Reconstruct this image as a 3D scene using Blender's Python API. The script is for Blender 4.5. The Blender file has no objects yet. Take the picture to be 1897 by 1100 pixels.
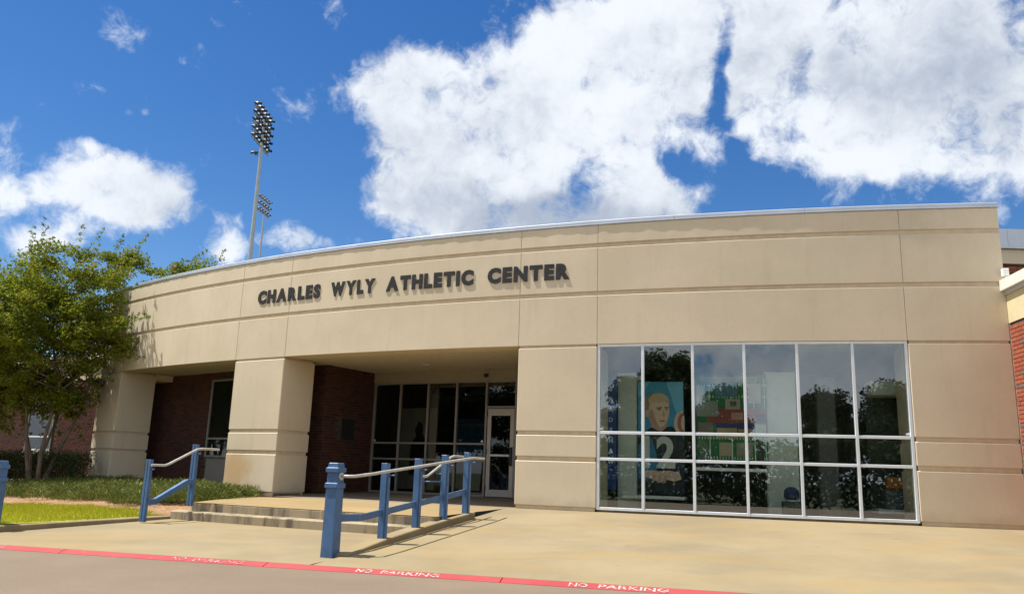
import bpy, bmesh, math, random
import numpy as np
from mathutils import Vector, Matrix
random.seed(7); RNG = np.random.default_rng(7)
SC = bpy.context.scene
COL = SC.collection
D2R = math.radians

# ------------------------------------------------------------------ camera
EYE = 1.2                                   # eye height over the road
def make_camera():
    p, r = D2R(12.3), D2R(1.818)
    F = Vector((0, math.cos(p), math.sin(p))); U0 = Vector((0, -math.sin(p), math.cos(p))); X0 = Vector((1, 0, 0))
    R = math.cos(r) * X0 + math.sin(r) * U0; U = -math.sin(r) * X0 + math.cos(r) * U0
    cd = bpy.data.cameras.new('camera'); co = bpy.data.objects.new('camera', cd); COL.objects.link(co)
    M = Matrix.Identity(4)
    for i in range(3):
        M[i][0], M[i][1], M[i][2] = R[i], U[i], -F[i]
    M[2][3] = EYE
    co.matrix_world = M
    cd.sensor_width = 36; cd.lens = 36 * 1500 / 1897
    cd.clip_end = 3000; cd.clip_start = .05
    SC.camera = co
make_camera()

# ------------------------------------------------------------------ sky, sun, exposure
SUN_EL = D2R(66); SUN_H = Vector((-math.cos(D2R(7.5)), math.sin(D2R(7.5)), 0))
SUN_V = Vector((SUN_H.x * math.cos(SUN_EL), SUN_H.y * math.cos(SUN_EL), math.sin(SUN_EL)))
SKY_STRENGTH = .07
SUN_STRENGTH = 5.0
EXPOSURE = .74
CLOUDS = [
(-0.137,0.494,0.079,0.059,0.80),(-0.198,0.532,0.051,0.040,0.35),(-0.111,0.403,0.085,0.057,1.00),(-0.150,0.350,0.049,0.041,0.80),(-0.042,0.451,0.107,0.085,1.00),(0.031,0.378,0.155,0.071,1.10),(0.093,0.510,0.123,0.110,1.00),(0.055,0.605,0.096,0.057,0.60),(0.196,0.594,0.081,0.089,0.90),(0.123,0.381,0.092,0.067,1.00),(0.200,0.343,0.049,0.033,0.80),(-0.037,0.324,0.098,0.037,0.90),(0.251,0.430,0.039,0.053,0.55),(0.349,0.559,0.062,0.088,0.95),(0.317,0.479,0.050,0.047,0.70),(0.438,0.586,0.125,0.113,1.10),(0.492,0.508,0.123,0.071,1.00),(0.610,0.536,0.124,0.135,1.10),(0.660,0.452,0.079,0.054,0.90),(0.473,0.446,0.086,0.046,0.60),(0.560,0.456,0.079,0.046,0.70),(0.399,0.398,0.035,0.017,0.45),(0.459,0.388,0.035,0.019,0.40),(0.441,0.643,0.223,0.050,0.80),(-0.503,0.367,0.063,0.037,1.00),(-0.442,0.329,0.059,0.037,1.00),(-0.534,0.337,0.049,0.026,0.70),(-0.564,0.395,0.028,0.014,0.50),(-0.378,0.284,0.026,0.036,0.60),(-0.669,0.411,0.035,0.038,0.80),(-0.593,0.357,0.028,0.030,0.35),(-0.638,0.330,0.063,0.018,0.50),(-0.629,0.275,0.048,0.029,0.75),(-0.573,0.266,0.048,0.025,0.60),(-0.555,0.289,0.034,0.025,0.50),(-0.285,0.283,0.031,0.018,0.55),(-0.243,0.277,0.024,0.009,0.50),(-0.487,0.454,0.011,0.008,0.50),(-0.255,0.614,0.022,0.033,0.40),(-0.515,0.453,0.011,0.008,0.35),(-0.359,0.266,0.027,0.018,0.50),
(0.212,0.400,0.034,0.036,-1.0),(0.272,0.530,0.017,0.110,-1.15),(0.285,0.400,0.05,0.025,-0.5),(-0.222,0.369,0.032,0.089,-0.50),(-0.128,0.582,0.051,0.032,-0.35)]
GREYS = [(0.033,0.330,0.133,0.033,1.25),(0.014,0.500,0.043,0.035,0.35),(0.435,0.538,0.066,0.056,0.55),(0.614,0.584,0.125,0.105,0.85),(0.202,0.483,0.043,0.047,0.25),(-0.435,0.322,0.063,0.018,0.50),(0.116,0.314,0.104,0.022,0.50),(0.646,0.459,0.058,0.069,0.40),]

class NT:
    """small node-tree helper"""
    def __init__(self, tree):
        self.t = tree; self.n = tree.nodes; self.l = tree.links
    def put(self, sock, v):
        if hasattr(v, 'is_output'): self.l.new(v, sock)
        elif v is not None:
            if isinstance(v, (tuple, list)) and len(v) == 3 and sock.type == 'RGBA': v = (*v, 1)
            sock.default_value = v
    def math(self, op, a, b=None, c=None, clamp=False):
        n = self.n.new('ShaderNodeMath'); n.operation = op; n.use_clamp = clamp
        for i, v in enumerate((a, b, c)):
            if v is not None: self.put(n.inputs[i], v)
        return n.outputs[0]
    def vec(self, op, a, b=None, c=None):
        n = self.n.new('ShaderNodeVectorMath'); n.operation = op
        for i, v in enumerate((a, b, c)):
            if v is not None: self.put(n.inputs[i], v)
        return n.outputs['Value'] if op in ('LENGTH', 'DOT_PRODUCT', 'DISTANCE') else n.outputs[0]
    def noise(self, v, scale, detail=4, rough=.55, dist=0, out='Fac'):
        n = self.n.new('ShaderNodeTexNoise'); self.put(n.inputs['Vector'], v)
        n.inputs['Scale'].default_value = scale; n.inputs['Detail'].default_value = detail
        n.inputs['Roughness'].default_value = rough; n.inputs['Distortion'].default_value = dist
        return n.outputs[out]
    def ramp(self, v, a, b, lo=0., hi=1., smooth=True):
        n = self.n.new('ShaderNodeMapRange'); n.interpolation_type = 'SMOOTHSTEP' if smooth else 'LINEAR'
        self.put(n.inputs['Value'], v)
        for k, x in (('From Min', a), ('From Max', b), ('To Min', lo), ('To Max', hi)): self.put(n.inputs[k], x)
        return n.outputs['Result']
    def mix(self, f, a, b, mode='MIX'):
        n = self.n.new('ShaderNodeMix'); n.data_type = 'RGBA'; n.blend_type = mode
        self.put(n.inputs[0], f); self.put(n.inputs[6], a); self.put(n.inputs[7], b)
        return n.outputs[2]
    def node(self, t): return self.n.new(t)

def make_world():
    w = bpy.data.worlds.new('World'); SC.world = w; w.use_nodes = True
    t = NT(w.node_tree); t.n.clear()
    out = t.node('ShaderNodeOutputWorld'); bg = t.node('ShaderNodeBackground')
    t.l.new(bg.outputs[0], out.inputs[0]); bg.inputs[1].default_value = SKY_STRENGTH
    sky = t.node('ShaderNodeTexSky'); sky.sky_type = 'NISHITA'; sky.sun_disc = False
    sky.sun_elevation = SUN_EL; sky.sun_rotation = math.atan2(SUN_H.x, SUN_H.y)
    sky.air_density = 1.0; sky.dust_density = .25; sky.ozone_density = 2.2
    tc = t.node('ShaderNodeTexCoord'); d = tc.outputs['Generated']
    sep = t.node('ShaderNodeSeparateXYZ'); t.l.new(d, sep.inputs[0])
    x, y, z = sep.outputs
    ys = t.math('MAXIMUM', y, .08)
    cmb = t.node('ShaderNodeCombineXYZ')
    t.l.new(t.math('DIVIDE', x, ys), cmb.inputs[0]); t.l.new(t.math('DIVIDE', z, ys), cmb.inputs[1])
    uv = cmb.outputs[0]
    # warp the blobs so their outlines are not ellipses
    wn = t.vec('SUBTRACT', t.noise(d, 7, 3, .6, out='Color'), (.5, .5, .5))
    uvw = t.vec('MULTIPLY_ADD', wn, (.11, .085, 0), uv)
    def blobs(lst):
        lst = [(a, b, c, e, w * (1.25 if a < -.22 and 0 < w < .6 else 1)) for a, b, c, e, w in lst]
        tot = None
        for (u0, v0, ru, rv, wt) in lst:
            q = t.vec('MULTIPLY_ADD', uvw, (1 / ru, 1 / rv, 0), (-u0 / ru, -v0 / rv, 0))
            e = t.math('EXPONENT', t.math('MULTIPLY', t.vec('DOT_PRODUCT', q, q), -.85))
            tot = t.math('MULTIPLY', e, wt) if tot is None else t.math('MULTIPLY_ADD', e, wt, tot)
        return tot
    front = t.ramp(y, .25, .55)
    tot = t.math('MULTIPLY', t.math('MINIMUM', blobs(CLOUDS), 1.15), front)
    # elsewhere scattered clouds
    back = t.math('MULTIPLY', t.ramp(t.noise(d, 2.6, 2, .5), .18, .36, 0, 1.1), t.math('SUBTRACT', 1.0, front))
    tot = t.math('ADD', tot, back)
    warp = t.vec('MULTIPLY', t.vec('SUBTRACT', t.noise(d, 22, 2, .6, out='Color'), (.5, .5, .5)), (.035, .035, .035))
    dw = t.vec('ADD', d, warp)
    def puffs(off, det):
        v = t.vec('ADD', dw, off) if off else dw
        return t.math('ADD', t.noise(v, 10, det + 3, .67), t.math('MULTIPLY', t.noise(v, 24, det, .58), .36))
    n0 = puffs(None, 6)
    dens = t.math('MULTIPLY_ADD', t.math('SUBTRACT', n0, .675), 2.9, tot)
    alpha = t.math('MULTIPLY', t.ramp(dens, .30, 1.06), .97)
    s0 = puffs(None, 3); s1 = puffs(tuple(SUN_V * .020 + Vector((-.004, 0, .006))), 3)
    lit = t.math('MULTIPLY', t.math('SUBTRACT', s0, s1), 1.9)
    grey = t.math('MULTIPLY', blobs(GREYS), t.math('MULTIPLY', front, 1.25))
    lown = t.noise(t.vec('ADD', d, (3.1, 1.7, .4)), 5.2, 4, .5)
    shade = t.math('ADD', grey, t.math('MULTIPLY', t.ramp(lown, .42, .66), .60))
    shade = t.math('SUBTRACT', shade, lit)
    shade = t.math('ADD', shade, t.math('MULTIPLY', t.math('SUBTRACT', 1.0, front), .25))
    shade = t.ramp(shade, -.12, 1.65)
    ccol = t.mix(shade, (.80, .84, .89), (.40, .455, .55))
    ccol = t.vec('SCALE', ccol)
    ccol.node.inputs['Scale'].default_value = .70 / SKY_STRENGTH
    hs = t.node('ShaderNodeHueSaturation'); hs.inputs['Hue'].default_value = .508; hs.inputs['Saturation'].default_value = 1.36; hs.inputs['Value'].default_value = 1.05
    t.l.new(sky.outputs[0], hs.inputs['Color'])
    t.l.new(t.mix(alpha, hs.outputs[0], ccol), bg.inputs[0])
make_world()

def make_sun():
    l = bpy.data.lights.new('sun', 'SUN'); l.energy = SUN_STRENGTH; l.angle = D2R(.5); l.color = (1, .95, .86)
    o = bpy.data.objects.new('sun', l); COL.objects.link(o); o.location = SUN_V * 60
    o.rotation_euler = SUN_V.to_track_quat('Z', 'Y').to_euler()
make_sun()
vs = SC.view_settings
vs.view_transform = 'Standard'; vs.look = 'None'; vs.gamma = 1; vs.exposure = EXPOSURE; vs.use_curve_mapping = False
SC.render.engine = 'CYCLES'
SC.cycles.max_bounces = 8; SC.cycles.transparent_max_bounces = 12; SC.cycles.diffuse_bounces = 4

# ------------------------------------------------------------------ materials
def material(name, build):
    m = bpy.data.materials.new(name); m.use_nodes = True
    t = NT(m.node_tree); t.n.clear()
    out = t.node('ShaderNodeOutputMaterial'); s = build(t); t.l.new(s, out.inputs[0])
    return m
def pos(t): return t.node('ShaderNodeNewGeometry').outputs['Position']
def principled(t, col, rough=.7, metal=0, bump=None, bstr=.3, bdist=.01, spec=.4):
    p = t.node('ShaderNodeBsdfPrincipled')
    t.put(p.inputs['Base Color'], col); t.put(p.inputs['Roughness'], rough); t.put(p.inputs['Metallic'], metal)
    p.inputs['Specular IOR Level'].default_value = spec
    if bump is not None:
        b = t.node('ShaderNodeBump'); b.inputs['Strength'].default_value = bstr; b.inputs['Distance'].default_value = bdist
        t.l.new(bump, b.inputs['Height']); t.l.new(b.outputs[0], p.inputs['Normal'])
    return p.outputs[0]
def tone(t, c, k): return tuple(x * k for x in c)

def simple(name, c, rough=.7, var=.15, scale=6, metal=0, bump=.15, spec=.4, bscale=None):
    def b(t):
        p = pos(t); n = t.noise(p, scale, 5, .6)
        col = t.mix(t.ramp(n, .3, .7), tone(t, c, 1 - var), tone(t, c, 1 + var))
        return principled(t, col, rough, metal, t.noise(p, bscale or scale * 12, 4, .6), bump, .004, spec)
    return material(name, b)

RUST_AT = None
def facade_mat(name, c, stains=True):
    def b(t):
        p = pos(t)
        n = t.noise(p, .7, 5, .6); f = t.noise(p, 18, 5, .65)
        sv = t.vec('MULTIPLY', p, (3.2, 3.2, .35)); st = t.noise(sv, 1.6, 5, .65)
        col = t.mix(t.ramp(n, .3, .7), tone(t, c, .93), (c[0] * 1.04, c[1] * 1.04, c[2] * 1.06))
        col = t.mix(t.math('MULTIPLY', t.ramp(st, .52, .78), .16), col, (.33, .27, .20))
        col = t.mix(t.math('MULTIPLY', t.ramp(f, .45, .8), .12), col, (.36, .30, .22))
        if stains:   # rust coloured splash low on the middle column
            dd = t.vec('LENGTH', t.vec('MULTIPLY', t.vec('SUBTRACT', p, RUST_AT), (1.0, 1.0, 1.25)))
            k = t.math('MULTIPLY', t.ramp(t.math('MULTIPLY_ADD', t.math('SUBTRACT', t.noise(p, 3, 4, .6), .5), .7, dd), .15, .95, 1, 0), .75)
            col = t.mix(k, col, (.50, .31, .13))
            # splash-back dirt just over the paving
            sp = t.node('ShaderNodeSeparateXYZ'); t.l.new(p, sp.inputs[0])
            g = t.math('MULTIPLY', t.ramp(t.math('MULTIPLY_ADD', t.math('SUBTRACT', t.noise(p, 2.2, 5, .6), .5), .5, sp.outputs[2]), .55, .85, 1, 0), .30)
            col = t.mix(g, col, (.30, .23, .16))
        h = t.math('ADD', t.noise(p, 90, 3, .6), t.math('MULTIPLY', t.noise(p, 3, 3, .5), 2.0))
        return principled(t, col, .88, 0, h, .10, .004, .2)
    return material(name, b)

def concrete(name, c, streak=.0, grime=.0, yellow=0.):
    def b(t):
        p = pos(t)
        n = t.noise(p, .55, 6, .62); f = t.noise(p, 40, 4, .7)
        pr = t.vec('MULTIPLY', t.vec('ADD', p, t.vec('SCALE', t.noise(p, .8, 3, .5, out='Color'))), (.35, 1.3, 1))
        s = t.noise(pr, 1.1, 6, .6)
        col = t.mix(t.ramp(n, .3, .7), tone(t, c, .86), tone(t, c, 1.10))
        if yellow: col = t.mix(t.math('MULTIPLY', t.ramp(s, .44, .66), yellow * 1.4), col, (c[0] * 1.18, c[1] * 1.0, c[2] * .66))
        if yellow: col = t.mix(t.math('MULTIPLY', t.ramp(t.noise(t.vec('ADD', pr, (9, 4, 2)), .9, 6, .65), .48, .66), .36), col, (c[0] * .72, c[1] * .75, c[2] * .84))
        col = t.mix(t.math('MULTIPLY', t.ramp(f, .55, .8), .22), col, tone(t, c, .55))
        if grime:
            gv = t.vec('MULTIPLY', p, (1, 1, .12)); g = t.noise(gv, 3.4, 5, .7)
            col = t.mix(t.math('MULTIPLY', t.ramp(g, .44, .66), grime), col, (.075, .065, .055))
        sp = t.ramp(t.noise(p, 5.5, 2, .5), .74, .78)
        col = t.mix(t.math('MULTIPLY', sp, .35), col, (.10, .085, .07))
        return principled(t, col, .9, 0, t.noise(p, 120, 4, .6), .18, .004, .25)
    return material(name, b)

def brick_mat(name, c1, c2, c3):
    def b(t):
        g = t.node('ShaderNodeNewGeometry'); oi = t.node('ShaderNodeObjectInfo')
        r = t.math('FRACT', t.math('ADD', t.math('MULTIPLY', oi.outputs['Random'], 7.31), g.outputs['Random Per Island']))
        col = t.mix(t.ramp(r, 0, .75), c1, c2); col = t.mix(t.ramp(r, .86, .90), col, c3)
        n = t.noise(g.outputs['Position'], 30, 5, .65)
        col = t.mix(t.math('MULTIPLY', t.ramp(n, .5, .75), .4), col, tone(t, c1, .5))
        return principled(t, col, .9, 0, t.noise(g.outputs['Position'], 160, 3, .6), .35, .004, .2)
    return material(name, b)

def leaf_mat(name, c1, c2, c3, tip=None, trans=.35):
    def b(t):
        g = t.node('ShaderNodeNewGeometry'); r = g.outputs['Random Per Island']
        n = t.noise(g.outputs['Position'], 1.6, 3, .5)
        col = t.mix(t.ramp(n, .35, .65), c1, c2); col = t.mix(t.ramp(r, .55, 1.0), col, c3)
        if tip: col = t.mix(t.ramp(r, .965, .97), col, tip)
        d = t.node('ShaderNodeBsdfPrincipled'); t.put(d.inputs['Base Color'], col); d.inputs['Roughness'].default_value = .62
        d.inputs['Specular IOR Level'].default_value = .22
        tr = t.node('ShaderNodeBsdfTranslucent'); t.l.new(col, tr.inputs[0])
        m = t.node('ShaderNodeMixShader'); m.inputs[0].default_value = trans
        t.l.new(d.outputs[0], m.inputs[1]); t.l.new(tr.outputs[0], m.inputs[2])
        return m.outputs[0]
    return material(name, b)

def glass_mat(name, tint, base, rough=0.0):
    """tinted, coated architectural glass: real reflection over a see-through pane"""
    def b(t):
        tr = t.node('ShaderNodeBsdfTransparent'); t.put(tr.inputs[0], tint)
        gl = t.node('ShaderNodeBsdfGlossy'); gl.inputs['Roughness'].default_value = rough; t.put(gl.inputs[0], (.92, .95, 1.0))
        bu = t.node('ShaderNodeBump'); bu.inputs['Strength'].default_value = .012; bu.inputs['Distance'].default_value = .01
        t.l.new(t.noise(pos(t), 1.4, 2, .5), bu.inputs['Height']); t.l.new(bu.outputs[0], gl.inputs['Normal'])
        lw = t.node('ShaderNodeLayerWeight'); lw.inputs['Blend'].default_value = .5
        f = t.math('MULTIPLY_ADD', t.math('POWER', lw.outputs['Facing'], 4.0), .8, base, clamp=True)
        m = t.node('ShaderNodeMixShader'); t.put(m.inputs[0], f)
        t.l.new(tr.outputs[0], m.inputs[1]); t.l.new(gl.outputs[0], m.inputs[2])
        return m.outputs[0]
    return material(name, b)

# polar frame of the curved front: theta in degrees, r outward from the wall face, z relative to the eye
CX, CY, RAD = 14.7596, 52.19706, 38.96699
def W(th, r, z=0.0):
    a = D2R(th)
    return Vector((CX + (RAD + r) * math.sin(a), CY - (RAD + r) * math.cos(a), z + EYE))
def axes(th):
    a = D2R(th)
    return Vector((math.cos(a), math.sin(a), 0)), Vector((math.sin(a), -math.cos(a), 0)), Vector((0, 0, 1))   # tangent, outward, up
RUST_AT = tuple(W(-32.9, 0, -.12))

BEIGE = (.65, .56, .415)
M = {}
M['facade'] = facade_mat('beige_precast', BEIGE)
M['core'] = simple('joint_concrete', (.58, .48, .34), .9, .08)
M['soffit'] = simple('soffit_plaster', (.52, .45, .33), .9, .06)
M['metal_coping'] = simple('coping_metal', (.52, .56, .62), .42, .06, 2, .55, .02)
M['alu'] = simple('window_aluminium', (.68, .73, .79), .45, .05, 3, 0, .02)
M['alu_dim'] = simple('entrance_aluminium', (.27, .26, .245), .45, .06, 3, .25, .02)
M['glass'] = glass_mat('display_glass', (.93, .97, .94), .13)
M['glass_dark'] = glass_mat('entrance_glass', (.66, .68, .66), .045)
M['mortar'] = simple('mortar', (.075, .06, .05), .95, .2, 8)
M['brick'] = brick_mat('shade_darkened_brick', (.072, .032, .025), (.095, .040, .030), (.048, .030, .027))  # the red brick again, with the shade darkened into its colour
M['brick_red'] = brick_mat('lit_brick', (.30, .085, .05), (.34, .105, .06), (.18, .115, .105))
M['cream'] = simple('cream_frieze', (.60, .52, .33), .85, .06)
M['white_trim'] = simple('white_trim', (.70, .68, .62), .6, .06)
M['ramp'] = concrete('ramp_concrete', (.230, .186, .114), yellow=.30)
M['landing'] = concrete('landing_concrete', (.265, .195, .10), yellow=.3)
M['step'] = concrete('step_concrete', (.34, .28, .19), grime=.8)
M['kerbstone'] = concrete('kerb_concrete', (.25, .20, .12), grime=.25)
M['porch_floor'] = concrete('porch_floor', (.20, .17, .125))
M['plinth'] = concrete('stained_plinth', (.20, .155, .10), grime=.6)
M['header'] = simple('header_plaster', (.30, .26, .19), .9, .06)
M['window_dark'] = simple('dark_backing', (.045, .055, .05), .8, .05)  # dark board behind the bay pane, standing in for the dim room inside
M['roof'] = simple('roof_membrane', (.30, .29, .27), .9)
def blue_paint(t):
    p = pos(t); c = (.050, .122, .265)
    col = t.mix(t.ramp(t.noise(p, 4, 5, .6), .3, .7), tone(t, c, .84), tone(t, c, 1.14))
    col = t.mix(t.math('MULTIPLY', t.ramp(t.noise(t.vec('MULTIPLY', p, (1, 1, .4)), 9, 6, .7), .56, .72), .45), col, (.16, .22, .32))
    col = t.mix(t.math('MULTIPLY', t.ramp(t.noise(p, 24, 5, .7), .66, .72), .85), col, (.16, .075, .045))
    col = t.mix(t.math('MULTIPLY', t.ramp(t.noise(t.vec('ADD', p, (5, 2, 1)), 31, 4, .7), .70, .73), .7), col, (.45, .47, .48))
    return principled(t, col, t.ramp(t.noise(p, 7, 4, .6), .3, .7, .38, .62), 0, t.noise(p, 60, 4, .6), .10, .004, .5)
M['blue'] = material('worn_blue_paint', blue_paint)
M['rail'] = simple('rail_metal', (.46, .45, .42), .42, .12, 9, .3, .05)
M['letter'] = simple('black_letter', (.022, .021, .022), .55, .2, 9, 0, .02)
M['door'] = simple('door_aluminium', (.46, .44, .40), .45, .05, 3, .25)
M['spandrel'] = simple('grey_spandrel', (.21, .20, .185), .6, .05)
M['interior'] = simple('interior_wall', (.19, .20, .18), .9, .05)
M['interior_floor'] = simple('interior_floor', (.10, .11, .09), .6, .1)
M['pillar'] = simple('interior_pillar', (.56, .60, .56), .7, .04)
M['white'] = simple('white_paint', (.75, .76, .74), .5, .04)
M['black'] = simple('black_plastic', (.02, .02, .02), .4, .1)
M['pole'] = simple('galvanised_pole', (.42, .44, .45), .5, .06, 2, .3, .02)
M['lamp_dark'] = simple('lamp_housing', (.035, .035, .045), .5, .2, 4)
M['lamp_pale'] = simple('lamp_reflector', (.09, .085, .08), .35, .1, 4, .3)
M['bark'] = simple('bark', (.17, .125, .09), .9, .3, 5, 0, .4)
M['leaf'] = leaf_mat('myrtle_leaf', (.10, .145, .012), (.19, .225, .014), (.26, .275, .028), (.36, .19, .07), .5)
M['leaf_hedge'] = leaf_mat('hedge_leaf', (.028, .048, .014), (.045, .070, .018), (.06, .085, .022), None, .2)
M['juniper'] = leaf_mat('juniper_sprig', (.075, .105, .022), (.14, .165, .032), (.20, .205, .05), (.24, .13, .05), .25)
M['grass'] = leaf_mat('grass_blade', (.29, .30, .014), (.34, .335, .016), (.40, .37, .04), None, .5)
M['leaf_far'] = leaf_mat('street_tree_leaf', (.016, .030, .008), (.030, .046, .010), (.042, .058, .014), None, .3)
M['straw'] = leaf_mat('pine_straw', (.26, .14, .07), (.33, .19, .10), (.42, .28, .17), None, .1)

def red_mat():
    def b(t):
        p = pos(t); n = t.noise(p, 9, 6, .7)
        col = t.mix(t.ramp(t.noise(p, 1.3, 4, .6), .3, .7), (.30, .038, .045), (.35, .052, .055))
        col = t.mix(t.math('MULTIPLY', t.ramp(n, .60, .72), .6), col, (.25, .17, .12))
        return principled(t, col, .75, 0, t.noise(p, 90, 4, .6), .15, .004, .3)
    return material('red_kerb_paint', b)
M['red_paint'] = red_mat()
def worn_white(name, lo, hi):
    def b(t):
        p = pos(t)
        col = t.mix(t.math('MULTIPLY', t.ramp(t.noise(p, 26, 5, .72), lo, hi), .95), (.50, .41, .38), (.33, .06, .06))
        return principled(t, col, .75)
    return material(name, b)
M['worn_white'] = worn_white('worn_white_paint', .42, .62); M['faint_white'] = worn_white('faded_white_paint', .36, .54)
def asphalt():
    def b(t):
        p = pos(t)
        col = t.mix(t.ramp(t.noise(p, .5, 6, .6), .3, .7), (.150, .115, .083), (.18, .138, .10))
        col = t.mix(t.math('MULTIPLY', t.ramp(t.noise(p, 130, 3, .7), .5, .75), .45), col, (.10, .085, .07))
        col = t.mix(t.math('MULTIPLY', t.ramp(t.noise(p, 60, 2, .6), .62, .70), .35), col, (.42, .36, .29))
        return principled(t, col, .9, 0, t.noise(p, 150, 4, .7), .45, .006, .25)
    return material('asphalt', b)
M['asphalt'] = asphalt()
M['soil'] = simple('pine_straw_bed', (.27, .16, .085), .95, .35, 14, 0, .6)
M['turf'] = simple('turf_soil', (.27, .28, .02), .95, .25, 5, 0, .4)
M['field'] = simple('far_grass', (.055, .065, .022), .95, .3, .4)

# ------------------------------------------------------------------ mesh helpers
class MB:
    def __init__(self): self.v = []; self.f = []; self.mi = []; self.m = 0
    def add(self, vs, fs):
        b = len(self.v); self.v += [tuple(x) for x in vs]
        for f in fs: self.f.append(tuple(b + i for i in f)); self.mi.append(self.m)
        return self
    def obox(self, o, ax, xr, yr, zr, c=0):
        """box in a frame (origin, three axes), optional chamfer of the y-max (outer) face"""
        X, Y, Z = ax
        P = lambda x, y, z: Vector(o) + X * x + Y * y + Z * z
        (x0, x1), (y0, y1), (z0, z1) = xr, yr, zr
        if c:
            vs = [P(x0, y0, z0), P(x1, y0, z0), P(x1, y0, z1), P(x0, y0, z1),
                  P(x0, y1 - c, z0), P(x1, y1 - c, z0), P(x1, y1 - c, z1), P(x0, y1 - c, z1),
                  P(x0 + c, y1, z0 + c), P(x1 - c, y1, z0 + c), P(x1 - c, y1, z1 - c), P(x0 + c, y1, z1 - c)]
            fs = [(0, 1, 2, 3)] + [(i, 4 + i, 4 + (i + 1) % 4, (i + 1) % 4) for i in range(4)] + [(4 + i, 8 + i, 8 + (i + 1) % 4, 4 + (i + 1) % 4) for i in range(4)] + [(11, 10, 9, 8)]
        else:
            vs = [P(x, y, z) for z in (z0, z1) for y in (y0, y1) for x in (x0, x1)]
            fs = [(0, 2, 3, 1), (4, 5, 7, 6), (0, 1, 5, 4), (2, 6, 7, 3), (0, 4, 6, 2), (1, 3, 7, 5)]
        return self.add(vs, fs)
    def box(self, xr, yr, zr): return self.obox((0, 0, 0), (Vector((1, 0, 0)), Vector((0, 1, 0)), Vector((0, 0, 1))), xr, yr, zr)
    def tube(self, pts, r, n=8, cap=True, r2=None):
        pts = [Vector(p) for p in pts]; k = len(pts); b = []
        up = Vector((0, 0, 1))
        for i, p in enumerate(pts):
            d = (pts[min(i + 1, k - 1)] - pts[max(i - 1, 0)]).normalized()
            a = d.cross(up) if abs(d.z) < .95 else d.cross(Vector((1, 0, 0)))
            a.normalize(); c = d.cross(a).normalized()
            rr = (r + ((r2 if r2 is not None else r) - r) * i / max(1, k - 1)) if not isinstance(r, (list, tuple)) else r[i]
            b.append([p + (a * math.cos(2 * math.pi * j / n) + c * math.sin(2 * math.pi * j / n)) * rr for j in range(n)])
        vs = [q for ring in b for q in ring]
        fs = [(i * n + j, i * n + (j + 1) % n, (i + 1) * n + (j + 1) % n, (i + 1) * n + j) for i in range(k - 1) for j in range(n)]
        if cap: fs += [tuple(reversed(range(n))), tuple((k - 1) * n + j for j in range(n))]
        return self.add(vs, fs)
    def loft(self, rings, cap=True):
        n = len(rings[0]); vs = [p for r in rings for p in r]
        fs = [(i * n + j, i * n + (j + 1) % n, (i + 1) * n + (j + 1) % n, (i + 1) * n + j) for i in range(len(rings) - 1) for j in range(n)]
        if cap: fs += [tuple(reversed(range(n))), tuple((len(rings) - 1) * n + j for j in range(n))]
        return self.add(vs, fs)
    def arc(self, th0, th1, r0, r1, z0, z1, c=.012, seg=.16, wob=0):
        """block on the curved front, outer edges chamfered by c; z may be functions of r"""
        dc = math.degrees(c / RAD) if c else 0
        n = max(1, int(round(D2R(th1 - th0) * RAD / seg)))
        ths = [th0 + dc + (th1 - th0 - 2 * dc) * i / n for i in range(n + 1)]
        if c: ths = [th0] + ths + [th1]
        rings = []
        for i, th in enumerate(ths):
            e = c if (c and i in (0, len(ths) - 1)) else 0
            if wob: e += wob * (.5 * math.sin(th * 9.1) + .35 * math.sin(th * 23.7 + 1) + .3 * math.sin(th * 47.3 + 2))
            pr = [(r0, z0), (r1 - c, z0), (r1 - e, z0 + c), (r1 - e, z1 - c), (r1 - c, z1), (r0, z1)] if c else [(r0, z0), (r1, z0), (r1, z1), (r0, z1)]
            rings.append([W(th, r, z) for r, z in pr])
        return self.loft(rings)
    def poly(self, pts, o, ax, y, flip=False):
        X, Y, Z = ax
        vs = [Vector(o) + X * a + Y * y + Z * b for a, b in pts]
        return self.add(vs, [tuple(range(len(vs)))])
    def build(self, name, mat, parent=None, smooth=False, kind=None, origin=None):
        me = bpy.data.meshes.new(name)
        off = Vector(origin) if origin is not None else (Vector(parent_world(parent)) if parent else Vector((0, 0, 0)))
        me.from_pydata([tuple(Vector(v) - off) for v in self.v], [], self.f)
        mats = mat if isinstance(mat, (list, tuple)) else [mat]
        for x in mats: me.materials.append(x)
        if len(mats) > 1: me.polygons.foreach_set('material_index', self.mi)
        bm = bmesh.new(); bm.from_mesh(me); bmesh.ops.recalc_face_normals(bm, faces=bm.faces); bm.to_mesh(me); bm.free()
        if smooth:
            me.polygons.foreach_set('use_smooth', [True] * len(me.polygons)); me.set_sharp_from_angle(angle=D2R(28))
        me.update()
        o = bpy.data.objects.new(name, me); COL.objects.link(o)
        if origin is not None: o.location = off - (Vector(parent_world(parent)) if parent else Vector((0, 0, 0)))
        if parent: o.parent = parent
        if kind: o['kind'] = kind
        return o
def parent_world(p):
    v = Vector((0, 0, 0))
    while p is not None: v += p.location; p = p.parent
    return v
def thing(name, label, cat, loc, group=None):
    o = bpy.data.objects.new(name, None); COL.objects.link(o); o.location = loc; o.empty_display_size = .3
    o['label'] = label; o['category'] = cat
    if group: o['group'] = group
    return o
def tag(o, label, cat, group=None):
    o['label'] = label; o['category'] = cat
    if group: o['group'] = group
    return o
def relabel(o, label): o['label'] = label
def struct(mb, name, mat, smooth=False): return mb.build(name, mat, None, smooth, 'structure')
def copy_tree(o, parent=None):
    c = o.copy(); COL.objects.link(c)
    if parent is not None: c.parent = parent
    for ch in list(o.children): copy_tree(ch, c)
    return c
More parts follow.
